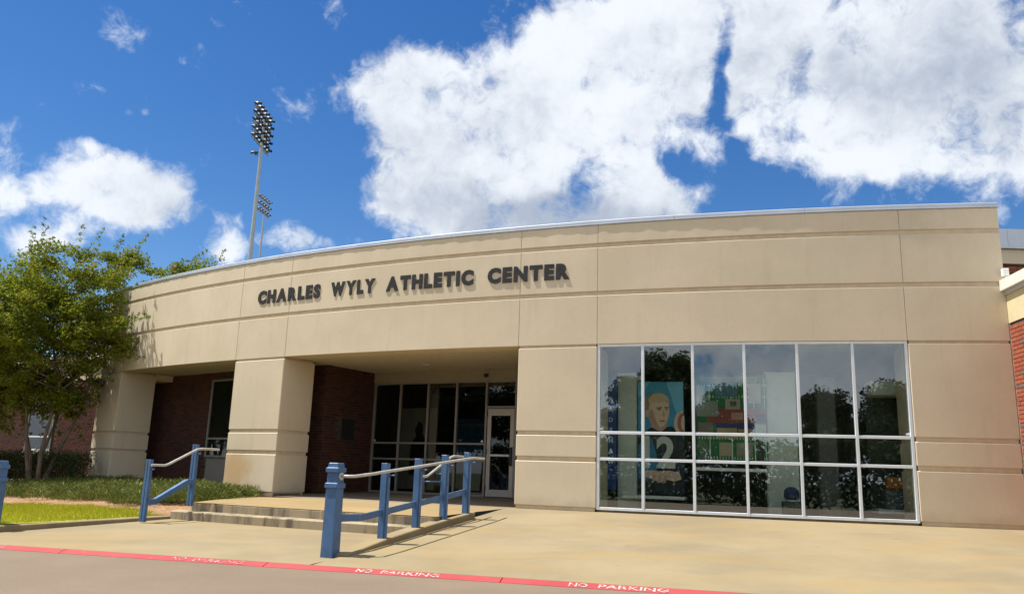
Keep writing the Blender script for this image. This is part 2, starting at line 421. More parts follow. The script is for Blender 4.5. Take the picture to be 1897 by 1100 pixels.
def np_mesh(name, verts, faces, mat, parent=None, kind=None, smooth=False):
    """fast mesh of equal faces"""
    me = bpy.data.meshes.new(name); n, k = faces.shape
    off = np.array(parent_world(parent)) if parent else np.zeros(3)
    me.vertices.add(len(verts)); me.vertices.foreach_set('co', (verts - off).astype(np.float32).ravel())
    me.loops.add(n * k); me.loops.foreach_set('vertex_index', faces.astype(np.int32).ravel())
    me.polygons.add(n); me.polygons.foreach_set('loop_start', np.arange(0, n * k, k, dtype=np.int32))
    me.polygons.foreach_set('use_smooth', np.full(n, smooth))
    me.update(calc_edges=True); me.materials.append(mat)
    o = bpy.data.objects.new(name, me); COL.objects.link(o)
    if parent: o.parent = parent
    if kind: o['kind'] = kind
    return o
def text_mesh(ch, size=1.0, bold=0.0, depth=0.0, res=3):
    cu = bpy.data.curves.new('t', 'FONT'); cu.body = ch; cu.size = size; cu.offset = bold; cu.extrude = depth; cu.resolution_u = res
    ob = bpy.data.objects.new('t', cu); COL.objects.link(ob)
    dg = bpy.context.evaluated_depsgraph_get(); me = bpy.data.meshes.new_from_object(ob.evaluated_get(dg))
    bpy.data.objects.remove(ob); bpy.data.curves.remove(cu)
    return me
def mesh_arrays(me):
    v = np.array([tuple(x.co) for x in me.vertices]); f = [tuple(p.vertices) for p in me.polygons]
    return v, f
UPZ = Vector((0, 0, 1))

# ================================================================== GROUND
def ramp_z(r): return -.640 - .0855 * r
def apron_z(r): return -1.005 - .046 * (r - 3.2)
K_P = Vector((0, 9.735)); K_T = Vector((.967, -.2553)); K_N = Vector((-.2553, -.967))      # kerb line, direction, towards the road
def kerb_r(th):
    """distance r at which the radial line meets the back of the kerb"""
    c = Vector((CX, CY)); a = D2R(th); d = Vector((math.sin(a), -math.cos(a)))
    return (K_P - c).dot(K_N) / d.dot(K_N) - RAD
KERB_Z = -1.158
g = MB(); g.add([(-900, -900, -.14), (900, -900, -.14), (900, 900, -.14), (-900, 900, -.14)], [(0, 1, 2, 3)]); struct(g, 'ground', M['field'])
def kpt(s, n, z): p = K_P + K_T * s + K_N * n; return Vector((p.x, p.y, z))
g = MB(); g.add([kpt(-70, .14, 0), kpt(60, .14, 0), kpt(60, 22, -.02), kpt(-70, 22, -.02)], [(0, 1, 2, 3)]); struct(g, 'road', M['asphalt'])
# rolled red kerb: two sloping strips, in pieces with joints as poured
g = MB()
for s0 in np.arange(-39, 30, 3.0):
    a, b = s0 + .006, s0 + 2.994
    prof = [(-.02, KERB_Z + EYE - .10), (-.02, KERB_Z + EYE), (.03, KERB_Z + EYE - .003), (.145, .004), (.165, -.10)]
    g.loft([[kpt(s, n, z) for n, z in prof] for s in (a, b)])
struct(g, 'red_kerb', M['red_paint'])

def paving(name, th0, th1, r_in, zf, mat, r_out=None, n=40, m=14):
    g = MB(); rows = []
    for i in range(n + 1):
        th = th0 + (th1 - th0) * i / n; ri = r_in(th) if callable(r_in) else r_in
        ro = kerb_r(th) if r_out is None else (r_out(th) if callable(r_out) else r_out)
        row = []
        for j in range(m + 1):
            r = ri + (ro - ri) * j / m; row.append(W(th, r, zf(th, r, ri, ro, j / m)))
        rows.append(row)
    vs = [p for r in rows for p in r]; k = m + 1
    g.add(vs, [(i * k + j, i * k + j + 1, (i + 1) * k + j + 1, (i + 1) * k + j) for i in range(n) for j in range(m)])
    return struct(g, name, mat, True)
STRIP = -22.27
paving('entrance_ramp', STRIP + .05, 4, -.02, lambda th, r, ri, ro, u: -.640 + (KERB_Z + .640) * u, M['ramp'])
paving('apron', -29.9, STRIP, 3.15, lambda th, r, ri, ro, u: -1.008 + (KERB_Z + 1.008) * u, M['ramp'])
paving('sidewalk', -48, -29.9, 6.75, lambda th, r, ri, ro, u: -1.055 + (KERB_Z + 1.055) * u, M['ramp'])
def porch_z(r): return -.655 + (-.025 if r < 0 else -.018) * r
g = MB()
rows = []
for i in range(31):
    th = -29.5 + (STRIP + 29.5) * i / 30
    rows.append([W(th - (2.0 * (1 - r / 2.93) if i == 0 and r > 0 else 0), r, porch_z(r)) for r in (0.0, .7, 1.4, 2.1, 2.93)])
vs = [p for r in rows for p in r]
g.add(vs, [(i * 5 + j, i * 5 + j + 1, (i + 1) * 5 + j + 1, (i + 1) * 5 + j) for i in range(30) for j in range(4)])
struct(g, 'landing', M['landing'], True)
g = MB(); n = 40
vs = [W(-31.6 + 11 * i / n, r, porch_z(r)) for i in range(n + 1) for r in (-3.6, -1.8, 0.0)]
g.add(vs, [(i * 3 + j, i * 3 + j + 1, i * 3 + j + 4, i * 3 + j + 3) for i in range(n) for j in range(2)]); struct(g, 'porch_floor', M['porch_floor'], True)
# two curved steps
g = MB(); g.arc(-29.55, STRIP - .04, 2.60, 2.932, -1.05, -.7095, .018, .2); struct(g, 'step', M['step'], True)
g = MB(); g.arc(-29.83, STRIP - .04, 2.62, 3.222, -1.10, -.858, .018, .2); struct(g, 'step', M['step'], True)
# kerb strip under the ramp rail
g = MB(); rings = []
for r, zt in ((1.62, -.672), (2.6, -.750), (3.6, -.842), (4.6, -.945), (5.62, -1.085)):
    a = math.degrees(.10 / RAD)
    rings.append([W(STRIP - a, r, -1.3), W(STRIP + a, r, -1.3), W(STRIP + a, r, zt - .012), W(STRIP + a * .88, r, zt), W(STRIP - a, r, zt)])
g.loft(rings); struct(g, 'ramp_kerb', M['ramp'])
# border kerb of the lawn
def lawn_z(th, r):
    base = -.62 - .068 * max(0, min(r, 6.8))
    return base + .02 * math.sin(th * 3 + r)
g = MB(); rings = []
for r in np.linspace(3.0, 6.78, 12):
    a = math.degrees(.075 / RAD); zt = -.955 - .021 * (r - 3.2)
    rings.append([W(-29.92 - a, r, -1.3), W(-29.92 + a, r, -1.3), W(-29.92 + a, r, zt - .012), W(-29.92 + a * .8, r, zt), W(-29.92 - a, r, zt)])
g.loft(rings); struct(g, 'border_kerb', M['kerbstone'])
g = MB(); a = .15; rings = []
for th in np.linspace(-48, -29.95, 20):
    rings.append([W(th, 6.70, -1.3), W(th, 6.80, -1.3), W(th, 6.80, -1.02), W(th, 6.70, -1.02)])
g.loft(rings); struct(g, 'border_kerb', M['kerbstone'])
# planting bed and lawn
def bed_edge(th): return 3.05 + (th + 29.9) / (-36.06 + 29.9) * 1.4 + .12 * math.sin(th * 4.1) + .07 * math.sin(th * 9.7)
def gz(th, r):
    if (0 <= r < 2.93 and th > -29.55 - 2.0 * (1 - r / 2.93)) or (r < 0 and th > -31.4): return -.9
    r = max(0., r); k = min(1, max(0, (r - 1.0) / 2.2)) * min(1, max(0, 1 - (r - 3.2) / 3.0))
    return -.64 - .0605 * r - .13 * k * math.exp(-((th + 29.9) / 1.2) ** 2)
paving('planting_bed', -52, -29.2, -1.7, lambda th, r, ri, ro, u: gz(th, r), M['soil'], lambda th: bed_edge(th) + .05, 60, 14)
paving('lawn', -48, -29.95, lambda th: bed_edge(th), lambda th, r, ri, ro, u: gz(th, r) - .012 + .024 * u, M['turf'], 6.72, 60, 10)
def scatter_blades(name, n, ths, rs, zf, h, w, mat, lean=.5, ok=None, flat=False):
    th = RNG.uniform(*ths, n * 2); r = RNG.uniform(*rs, n * 2)
    keep = np.array([ok(a, b) for a, b in zip(th, r)]) if ok else np.ones(len(th), bool)
    th = th[keep][:n]; r = r[keep][:n]; n = len(th)
    z = np.array([zf(a, b) for a, b in zip(th, r)])
    a = np.radians(th); P = np.stack([CX + (RAD + r) * np.sin(a), CY - (RAD + r) * np.cos(a), z + EYE], 1)
    az = RNG.uniform(0, 2 * np.pi, n); hh = h * RNG.uniform(.55, 1.3, n)
    s = np.stack([np.cos(az), np.sin(az), np.zeros(n)], 1) * (w * RNG.uniform(.7, 1.3, n))[:, None]
    az2 = RNG.uniform(0, 2 * np.pi, n)
    if flat: tip = np.stack([np.cos(az2) * hh, np.sin(az2) * hh, RNG.uniform(-.004, .02, n)], 1); P[:, 2] += RNG.uniform(.004, .02, n); s = np.stack([-np.sin(az2), np.cos(az2), np.zeros(n)], 1) * w
    else: tip = np.stack([np.cos(az2) * hh * lean * RNG.uniform(0, 1, n), np.sin(az2) * hh * lean * RNG.uniform(0, 1, n), hh], 1)
    V = np.concatenate([P - s, P + s, P + tip], 1).reshape(-1, 3); F = np.arange(3 * n).reshape(-1, 3)
    return np_mesh(name, V, F, mat, None, 'stuff')
scatter_blades('grass', 60000, (-40, -30.02), (2.7, 6.68), lambda a, b: gz(a, b) - .01, .055, .004, M['grass'], .8, lambda a, b: b > bed_edge(a) - .1 + .15 * random.random())
scatter_blades('pine_straw', 14000, (-44, -29.3), (1.0, 4.7), gz, .10, .003, M['straw'], 1, lambda a, b: b < bed_edge(a) + .12 * random.random() and (a < -29.95 or b < 2.7), True)

# ================================================================== THE CURVED BUILDING
ROOT = thing('athletic_center', 'curved beige concrete building with recessed brick porch and large display window', 'building', W(-22, 0, -.66))
THL, THR = -43.5, -9.09
J = [THL, -33.4, -30.9, -22.0, -19.62, -11.53, THR]
gap = math.degrees(.003 / RAD)
UP_BANDS = [(2.500, 3.463), (3.550, 4.436), (4.525, 4.903)]
for i in range(6):
    for (z0, z1) in UP_BANDS:
        MB().arc(J[i] + gap, J[i + 1] - gap, -.06, 0, z0, z1, .007, .10, .0035 if z0 > 4 else 0).build('wall_panel', M['facade'], ROOT, True)
MB().arc(THL + .01, THR - .01, -.53, -.022, 2.506, 4.898, 0, .2).build('wall_core', M['core'], ROOT, True)
LOW = [(-.572, .262), (.345, .752), (.828, 2.452)]
for (a, b) in ((THL, -41.35), (-33.4, -30.9), (-22.0, -19.62), (-11.53, THR)):
    col = 'column' if a in (THL, -33.4) else 'pier'
    e = math.degrees(.024 / RAD)
    base = MB().arc(a + e, b - e, -.97, -.024, -.72, 2.503, 0, .2).build(col, M['core'], ROOT, True)
    for (z0, z1) in LOW:
        MB().arc(a + gap, b - gap, -1.0, 0, z0, z1, .012, .12).build('wall_panel', M['facade'], base, True)
# beam stub behind the left column
o = W(-42.2, -.95, 0); MB().arc(-43.3, -41.25, -1.62, -1.005, 2.33, 2.505, 0, .2).build('beam_stub', M['facade'], ROOT)
# coping: metal sections with a drip edge
cj = [THL - .02, -38.6, -35.2, -31.6, -28.0, -24.4, -20.9, -17.4, -13.9, THR + .02]
for a, b in zip(cj[:-1], cj[1:]):
    g = MB(); gp = math.degrees(.002 / RAD)
    n = max(3, int((b - a) / .25)); rings = []
    for i in range(n + 1):
        th = a + gp + (b - a - 2 * gp) * i / n
        rings.append([W(th, r, z) for r, z in ((-.56, 4.905), (.015, 4.905), (.018, 4.918), (.004, 4.924), (.004, 4.992), (-.01, 5.004), (-.56, 5.02))])
    g.loft(rings); g.build('coping', M['metal_coping'], ROOT, True)
# roof, ceiling, walls of the inside
def fan(name, th0, th1, r0, r1, z0, z1, mat, seg=.5):
    return MB().arc(th0, th1, r0, r1, z0, z1, 0, seg).build(name, mat, ROOT, True)
fan('roof', THL + .05, THR - .05, -14, -.54, 4.45, 4.6, M['roof'])
fan('ceiling', THL + .05, -20.8, -3.56, -.54, 2.518, 2.56, M['soffit'])
fan('ceiling', -20.6, THR - .3, -5, -.54, 2.515, 2.56, M['interior'])
fan('ceiling', -33, -20.8, -9.0, -3.58, 2.40, 2.45, M['interior'])
fan('end_wall', -9.42, THR - .02, -14, -1.02, -.7, 4.5, M['facade'])
fan('partition_wall', -20.8, -20.6, -9, -1.03, -.7, 2.51, M['interior'])
fan('partition_wall', -10.05, -9.95, -5, -.12, -.7, 2.51, M['interior'])
fan('interior_wall', -20.6, -9.9, -5.1, -4.9, -.7, 2.51, M['interior'])
fan('interior_wall', -33.1, -20.8, -9.1, -9.0, -.7, 2.51, M['interior'])
fan('partition_wall', -33.2, -33.0, -9, -3.6, -.7, 2.51, M['interior'])
fan('interior_floor', -20.6, -10, -4.9, -.13, -.70, -.60, M['interior_floor'])
fan('interior_floor', -33, -20.8, -9, -3.5, -.70, -.565, M['interior_floor'])
fan('header', -31.1, -20.8, -3.55, -3.38, 2.245, 2.517, M['header'])
fan('parapet_back', THL, THR, -14.2, -14, -.7, 4.6, M['facade'])
# plinth strips and the ragged sealant line at the base
for (a, b) in ((THL, -41.35), (-33.4, -30.9), (-22.0, -19.62), (-19.62, -11.53), (-11.53, THR)):
    MB().arc(a + .03, b - .03, -.9 if b - a < 3 else -.14, -.045, -.80, -.598, 0, .2).build('plinth', M['plinth'], ROOT, True)
# pale trim at the right-hand end
MB().arc(THR + .012, THR + .075, -.30, .004, -.65, 3.05, 0, 1).build('corner_trim', M['white_trim'], ROOT)

# ---- bricks
BR_COUNT = [0]
SINGLE = {}
def single_brick(mat):
    if mat.name not in SINGLE:
        g = MB(); g.obox((0, 0, 0), (Vector((1, 0, 0)), Vector((0, 1, 0)), UPZ), (-.0975, .0975), (-.03, 0), (0, .062), .004)
        me = g.build('brick', mat, None); SINGLE[mat.name] = me.data; bpy.data.objects.remove(me)
    return SINGLE[mat.name]
def brick_field(parent, frame, s0, s1, z0, z1, mat, holes=(), limit=0, key=None, corner0=False):
    """running bond in real courses; frame(s) -> origin at eye level, axes. The `limit` best by key are objects."""
    L = .205; cells = []; k = 0; z = z0
    while z + .062 <= z1 + 1e-6:
        s = s0 + (-(L / 2) if k % 2 else 0)
        while s < s1 - .01:
            a, b = max(s, s0) + .005, min(s + L, s1) - .005
            if b - a > .03 and not any(h[0] - .01 < b and h[1] + .01 > a and h[2] < z + .062 and h[3] > z for h in holes):
                cells.append((a, b, z, .005 + random.uniform(-.002, .003)))
            s += L
        z += .0725; k += 1
    full = [c for c in cells if c[1] - c[0] > .19]; rest = [c for c in cells if c[1] - c[0] <= .19]
    if limit:
        full.sort(key=key); single, more = full[:limit], full[limit:]
    else: single, more = [], full
    me = single_brick(mat)
    pw = parent_world(parent)
    for a, b, z, pr in single:
        o_, (X, Y, Z) = frame((a + b) / 2)
        ob = bpy.data.objects.new('brick', me); COL.objects.link(ob); ob.parent = parent
        p = o_ + Y * pr + Vector((0, 0, z)) - pw
        Mx = Matrix(((X.x, Y.x, Z.x, p.x), (X.y, Y.y, Z.y, p.y), (X.z, Y.z, Z.z, p.z), (0, 0, 0, 1)))
        ob.matrix_local = Mx
    if more or rest:
        g = MB()
        for a, b, z, pr in more + rest:
            o_, ax = frame((a + b) / 2); g.obox(o_ + Vector((0, 0, z)), ax, ((a - b) / 2, (b - a) / 2), (-.03, pr), (0, .062), .004)
        g.build('brickwork', mat, parent, False, 'stuff')
WR = RAD - 1.6
def arc_frame(s):      # along the recessed wall, s measured in metres of arc from theta=-40
    th = -40 + math.degrees(s / WR); return W(th, -1.6, 0), axes(th)
def th_s(th): return D2R(th + 40) * WR
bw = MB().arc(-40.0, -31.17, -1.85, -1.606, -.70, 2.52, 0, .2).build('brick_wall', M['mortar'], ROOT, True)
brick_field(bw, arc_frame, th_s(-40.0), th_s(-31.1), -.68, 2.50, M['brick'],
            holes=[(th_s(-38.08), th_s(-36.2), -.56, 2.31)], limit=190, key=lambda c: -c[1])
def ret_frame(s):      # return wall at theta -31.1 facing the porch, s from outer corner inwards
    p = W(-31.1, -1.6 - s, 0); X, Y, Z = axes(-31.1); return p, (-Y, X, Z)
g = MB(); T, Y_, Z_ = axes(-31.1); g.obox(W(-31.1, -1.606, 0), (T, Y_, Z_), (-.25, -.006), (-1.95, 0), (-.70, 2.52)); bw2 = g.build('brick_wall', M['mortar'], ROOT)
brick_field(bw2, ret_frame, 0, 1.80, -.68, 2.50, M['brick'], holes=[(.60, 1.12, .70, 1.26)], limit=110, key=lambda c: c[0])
# dark plaque on the return wall
g = MB(); p, ax = ret_frame(.86); g.obox(p, ax, (-.25, .25), (-.02, .025), (.715, 1.245), .01)
pl = g.build('wall_plaque', M['black']); tag(pl, 'square dark plaque on the shaded brick return of the porch', 'plaque')
# left bay window
def framed(root_part, name, th, r, xs, zs, wv, wh, d0, d1, mat, gmat, pane_name='pane', skip=()):
    """rectangular lights between mullions: xs are thetas, zs heights"""
    parts = []
    for x in xs:
        g = MB(); g.obox(W(x, r, 0), axes(x), (-wv / 2, wv / 2), (d0, d1), (zs[0] - wh / 2, zs[-1] + wh / 2), .004); parts.append(g.build('mullion', mat, root_part))
    for a, b in zip(xs[:-1], xs[1:]):
        A, B = W(a, r, 0), W(b, r, 0); X = (B - A).normalized(); Y = Vector((X.y, -X.x, 0)); Lh = (B - A).length
        for k, z in enumerate(zs):
            g = MB(); g.obox(A, (X, Y, UPZ), (wv / 2 + .001, Lh - wv / 2 - .001), (d0 + .004, d1 - .003), (z - wh / 2, z + wh / 2), .004); g.build('rail', mat, root_part)
        for z0, z1 in zip(zs[:-1], zs[1:]):
            if (round(a, 2), round(z0, 2)) in skip: continue
            g = MB(); g.obox(A, (X, Y, UPZ), (wv / 2 - .006, Lh - wv / 2 + .006), ((d0 + d1) / 2 - .012, (d0 + d1) / 2), (z0 + wh / 2 - .006, z1 - wh / 2 + .006)); g.build(pane_name, gmat, root_part)
win = MB().arc(-38.06, -36.22, -1.605, -1.596, .19, 2.30, 0, .3).build('window', M['window_dark'], ROOT)
framed(win, 'w', 0, -1.55, [-38.02, -36.26], [.215, .69, 2.28], .05, .05, -.035, .02, M['alu_dim'], M['glass_dark'])
MB().arc(-38.05, -36.23, -1.75, -1.60, -.62, .185, 0, .3).build('spandrel', M['spandrel'], ROOT)

# ---- display window
DW = MB().arc(-19.60, -11.55, -.125, -.085, -.602, -.585, 0, .3).build('display_window', M['alu'], ROOT)
XS = [-19.575, -18.33, -16.97, -15.61, -14.26, -12.88, -11.575]
framed(DW, 'd', 0, 0, XS, [-.575, .325, .815, 2.472], .050, .050, -.10, -.012, M['alu'], M['glass'])
# ---- entrance glazing
EG = MB().arc(-31.05, -20.85, -3.50, -3.46, -.58, -.566, 0, .3).build('entrance_glazing', M['alu_dim'], ROOT)
framed(EG, 'e', 0, -3.4, [-31.04, -29.66, -28.25, -26.87, -25.50], [-.545, .285, .69, 2.225], .055, .05, -.09, 0, M['alu_dim'], M['glass_dark'])
framed(EG, 'e', 0, -3.4, [-25.50, -24.20, -22.9], [1.585, 2.225], .056, .056, -.09, .002, M['alu_dim'], M['glass_dark'])
g = MB(); g.obox(W(-24.20, -3.4, 0), axes(-24.2), (-.03, .03), (-.09, 0), (-.56, 1.56)); g.build('door_jamb', M['alu_dim'], EG)
def door(tha, thb, handle_right=True):
    A, B = W(tha, -3.4, 0), W(thb, -3.4, 0); X = (B - A).normalized(); Y = Vector((X.y, -X.x, 0)); Lh = (B - A).length
    ax = (X, Y, UPZ); g = MB()
    g.obox(A, ax, (.045, .145), (-.07, -.02), (-.55, 1.545)); g.obox(A, ax, (Lh - .145, Lh - .045), (-.07, -.02), (-.55, 1.545))
    g.obox(A, ax, (.146, Lh - .146), (-.068, -.022), (1.38, 1.543)); g.obox(A, ax, (.146, Lh - .146), (-.068, -.022), (-.548, -.385))
    d = g.build('entrance_door', M['door'], ROOT)
    MB().obox(A, ax, (.14, Lh - .14), (-.05, -.04), (-.39, 1.385)).build('door_pane', M['glass_dark'], d)
    MB().obox(A, ax, (.146, Lh - .146), (-.065, -.018), (.40, .45)).build('push_bar', M['alu'], d)
    MB().obox(A, ax, (Lh - .125, Lh - .075), (-.018, .045), (.18, .62)).build('door_handle', M['black'], d)
    for z in (-.42, .45, 1.35): MB().obox(A, ax, (.030, .052), (-.03, .0), (z, z + .12)).build('hinge', M['black'], d)
door(-25.50, -24.20); door(-24.20, -22.9)
# small discs of stickers
def sticker(th, r, z, w, h, label):
    g = MB(); T, Y, Z = axes(th); ptsn = 9; p = []
    for i in range(ptsn):
        a = 2 * math.pi * i / ptsn; k = random.uniform(.75, 1.1); p.append((math.cos(a) * w / 2 * k, math.sin(a) * h / 2 * k))
    rr = [[W(th, r, 0) + T * a + Y * y + Z * (z + b) for a, b in p] for y in (0, .003)]
    g.loft(rr); o = g.build('sticker', M['white']); tag(o, label, 'sticker', 'small stickers on the glass')
sticker(-19.50, -.045, .885, .075, .045, 'torn white sticker in lower left corner of leftmost tall display pane')
sticker(-11.66, -.045, .880, .085, .045, 'torn white sticker in lower right corner of rightmost tall display pane')
sticker(-25.66, -3.435, .755, .075, .07, 'round pale sticker on entrance glass just left of the door')
sticker(-30.93, -3.435, .755, .06, .06, 'round pale sticker on entrance glass beside the brick return')
# ceiling downlight
g = MB(); c = W(-27.15, -2.2, 2.517); g.loft([[c + Vector((math.cos(a), math.sin(a), 0)) * r + UPZ * dz for a in np.linspace(0, 2 * math.pi, 17)[:-1]] for r, dz in ((.085, .01), (.10, -.012), (.07, -.016))])
g.build('downlight', M['white'], ROOT)
cam = thing('security_camera', 'small dark dome camera on the header above the entrance door', 'camera', W(-25.5, -3.38, 2.36))
g = MB(); c = W(-25.5, -3.38, 2.36); T, Y, Z = axes(-25.5); g.obox(c, (T, Y, Z), (-.05, .05), (0, .03), (-.03, .05)); g.build('mount', M['alu_dim'], cam)
g = MB(); c2 = c + Y * .07; g.loft([[c2 + Vector((math.cos(a), math.sin(a), 0)) * r + UPZ * dz for a in np.linspace(0, 2 * math.pi, 13)[:-1]] for r, dz in ((.05, .03), (.055, 0), (.045, -.035), (.02, -.05))]); g.build('dome', M['black'], cam, True)

# ================================================================== SIGN LETTERS
SG = thing('building_sign', 'black raised capital letters naming the athletic center across the curved beige front', 'sign', W(-27, 0, 3.82))
LH, LB = .328, 3.822
GL = {}
for ch in 'CHARLESWYTIN':
    me = text_mesh(ch, 1.0, .064, 0); v, f = mesh_arrays(me); GL[ch] = (v, f)
CAPH = GL['H'][0][:, 1].max() - GL['H'][0][:, 1].min(); Y0 = GL['H'][0][:, 1].min()
def put_word(word, th0, th1):
    wd = [GL[c][0][:, 0].max() - GL[c][0][:, 0].min() for c in word]
    sp = .10; tot = sum(wd) + sp * (len(word) - 1)
    total = D2R(th1 - th0) * RAD; k = total / tot; s = 0
    for c, w in zip(word, wd):
        th = th0 + math.degrees((s + w / 2) * k / RAD); T, Y, Z = axes(th); o_ = W(th, 0, 0)
        v, f = GL[c]; cx = (v[:, 0].max() + v[:, 0].min()) / 2; n = len(v)
        x = (v[:, 0] - cx) * k; zz = (v[:, 1] - Y0) / CAPH * LH + LB
        front = [o_ + T * a + Y * .017 + Z * b for a, b in zip(x, zz)]; back = [o_ + T * a + Y * .001 + Z * b for a, b in zip(x, zz)]
        ed = {}
        for fc in f:
            for i in range(len(fc)):
                e = (fc[i], fc[(i + 1) % len(fc)]); ed[e] = ed.get(e, 0) + 1
        side = [(a, b, b + n, a + n) for (a, b) in ed if (b, a) not in ed]
        g = MB(); g.add(front + back, [tuple(q) for q in f] + [tuple(n + i for i in reversed(q)) for q in f] + side)
        lo = g.build('letter', M['letter'], SG); lo['label'] = 'letter ' + c
        s += w + sp
put_word('CHARLES', -32.50, -29.49); put_word('WYLY', -29.02, -27.19); put_word('ATHLETIC', -26.74, -23.56); put_word('CENTER', -23.08, -20.46)

# ================================================================== BEHIND THE DISPLAY WINDOW
IR = -1.30; ID = math.radians(1) * (RAD + IR)           # metres per degree at that depth
def ith(name, th, label, cat, z=-.6, group=None): return thing(name, label, cat, W(th, IR, z), group)
def flat(c): return simple('print_%02x%02x%02x' % tuple(int(255 * x) for x in c), c, .6, .05, 4, 0, .0, .3)
def ell(cx, cy, a, b, n=20, t0=0, t1=360): return [(cx + a * math.cos(D2R(t0 + (t1 - t0) * i / n)), cy + b * math.sin(D2R(t0 + (t1 - t0) * i / n))) for i in range(n if t1 - t0 >= 360 else n + 1)]
for th in (-19.10, -14.60):   # pale square pillars
    w = .20 if th < -16 else .29
    MB().obox(W(th, IR - .05, 0), axes(th), (-w, w), (-.18, .12), (-.6, 2.10), .02).build('interior_pillar', M['pillar'], ROOT)
MB().obox(W(-13.35, IR, 0), axes(-13.35), (-.17, .17), (-.3, .1), (-.6, 2.0), .02).build('interior_pillar', flat((.10, .10, .10)), ROOT)
# vertical name banner
bn = ith('vertical_banner', -19.56, 'narrow vertical dark blue banner with white letters at left end of display window', 'banner')
T, Y, Z = axes(-19.56); O = W(-19.56, IR + .22, 0)
MB().obox(O, (T, Y, Z), (-.115, .115), (-.02, 0), (-.24, 2.0)).build('banner_panel', flat((.04, .09, .30)), bn)
for k, ch in enumerate('BRADSHAW'):
    v, f = GL[ch] if ch in GL else mesh_arrays(text_mesh(ch, 1, .02))
    kx = .095 / CAPH; cx = (v[:, 0].max() + v[:, 0].min()) / 2
    g = MB(); g.add([O + T * ((a - cx) * kx) + Y * .004 + Z * ((b - Y0) * kx + 1.70 - k * .206) for a, b, _ in v], f)
    g.build('letter', M['white'], bn)
# portrait poster
ps = ith('portrait_poster', -18.07, 'tall blue poster of a fair haired player in dark number 12 jersey', 'poster')
T, Y, Z = axes(-18.07); O = W(-18.07, IR + .10, 0); AX = (T, Y, Z)
MB().obox(O, AX, (-.45, .45), (-.03, 0), (-.30, 1.90)).build('poster_board', flat((.06, .30, .50)), ps)
lay = [0.002]
def draw(name, pts, c):
    lay[0] += .0012; g = MB(); g.poly(pts, O, AX, lay[0]); return g.build(name, flat(c), ps)
draw('printed_background', [(-.45, 1.55), (-.2, 1.9), (-.45, 1.9)], (.14, .46, .66)); draw('printed_background', [(.12, 1.9), (.45, 1.9), (.45, 1.0), (.3, 1.3)], (.17, .48, .70))
draw('printed_jersey', [(-.45, .78), (-.30, .93), (-.16, 1.0), (.06, 1.0), (.2, 1.02), (.36, .92), (.45, .78), (.45, -.30), (-.45, -.30)], (.022, .030, .045))
draw('printed_jersey', [(-.45, .62), (-.28, .86), (-.16, .72), (-.06, .35), (-.12, -.05), (-.45, .0)], (.04, .20, .36))
draw('printed_neck', [(-.26, 1.22), (-.18, 1.0), (.0, .90), (.12, 1.0), (.14, 1.2)], (.46, .30, .22))
draw('printed_hair', ell(-.07, 1.42, .255, .275), (.30, .22, .13))
draw('printed_ear', ell(-.265, 1.27, .04, .08, 12), (.58, .39, .30))
draw('printed_face', [(-.23, 1.42), (-.235, 1.28), (-.19, 1.14), (-.10, 1.03), (.0, .99), (.08, 1.04), (.14, 1.15), (.175, 1.30), (.165, 1.45), (.08, 1.54), (-.06, 1.52), (-.17, 1.49)], (.66, .47, .37))
draw('printed_shade', [(-.235, 1.30), (-.19, 1.14), (-.10, 1.03), (-.02, 1.0), (-.08, 1.10), (-.13, 1.24), (-.17, 1.36)], (.44, .28, .21))
draw('printed_hair', [(-.23, 1.44), (-.12, 1.50), (.02, 1.49), (.12, 1.53), (.17, 1.46), (.15, 1.60), (.02, 1.68), (-.14, 1.66), (-.24, 1.56)], (.52, .42, .26))
draw('printed_brow', [(-.08, 1.385), (.03, 1.40), (.03, 1.375), (-.08, 1.355)], (.20, .12, .07)); draw('printed_brow', [(.075, 1.405), (.16, 1.40), (.16, 1.37), (.075, 1.38)], (.20, .12, .07))
draw('printed_eye', [(-.06, 1.345), (-.02, 1.36), (.02, 1.345), (-.02, 1.33)], (.08, .05, .04)); draw('printed_eye', [(.08, 1.355), (.115, 1.365), (.145, 1.35), (.115, 1.338)], (.08, .05, .04))
draw('printed_nose', [(.05, 1.35), (.10, 1.22), (.03, 1.195)], (.50, .32, .24)); draw('printed_mouth', [(-.03, 1.13), (.09, 1.14), (.07, 1.105), (.0, 1.10)], (.34, .14, .12))
for ch, x0, w in (('1', -.36, .14), ('2', -.09, .37)):
    v, f = mesh_arrays(text_mesh(ch, 1, .035)); lay[0] += .0012
    wx = v[:, 0].max() - v[:, 0].min(); hy = v[:, 1].max() - v[:, 1].min()
    g = MB(); g.add([O + T * ((a - v[:, 0].min()) / wx * w + x0) + Y * lay[0] + Z * ((b - v[:, 1].min()) / hy * .62 + .20) for a, b, _ in v], f); g.build('printed_number', flat((.52, .55, .54)), ps)
draw('printed_hand', [(-.34, .12), (-.2, .16), (-.02, .14), (.16, .16), (.36, .12), (.40, .0), (.26, -.05), (.12, -.02), (.0, -.07), (-.10, -.05), (-.2, .0), (-.34, .02)], (.62, .43, .33))
for x in (-.15, -.04, .08): draw('printed_finger', [(x, .06), (x + .05, .07), (x + .01, -.08), (x - .04, -.09)], (.50, .33, .25))
draw('printed_ball', ell(.42, 1.08, .16, .24, 16, 80, 280), (.55, .50, .44)); draw('printed_ball', ell(.45, 1.08, .12, .20, 16, 90, 270), (.42, .13, .08)); draw('printed_ball', ell(.47, 1.08, .07, .16, 12, 90, 270), (.55, .50, .44))
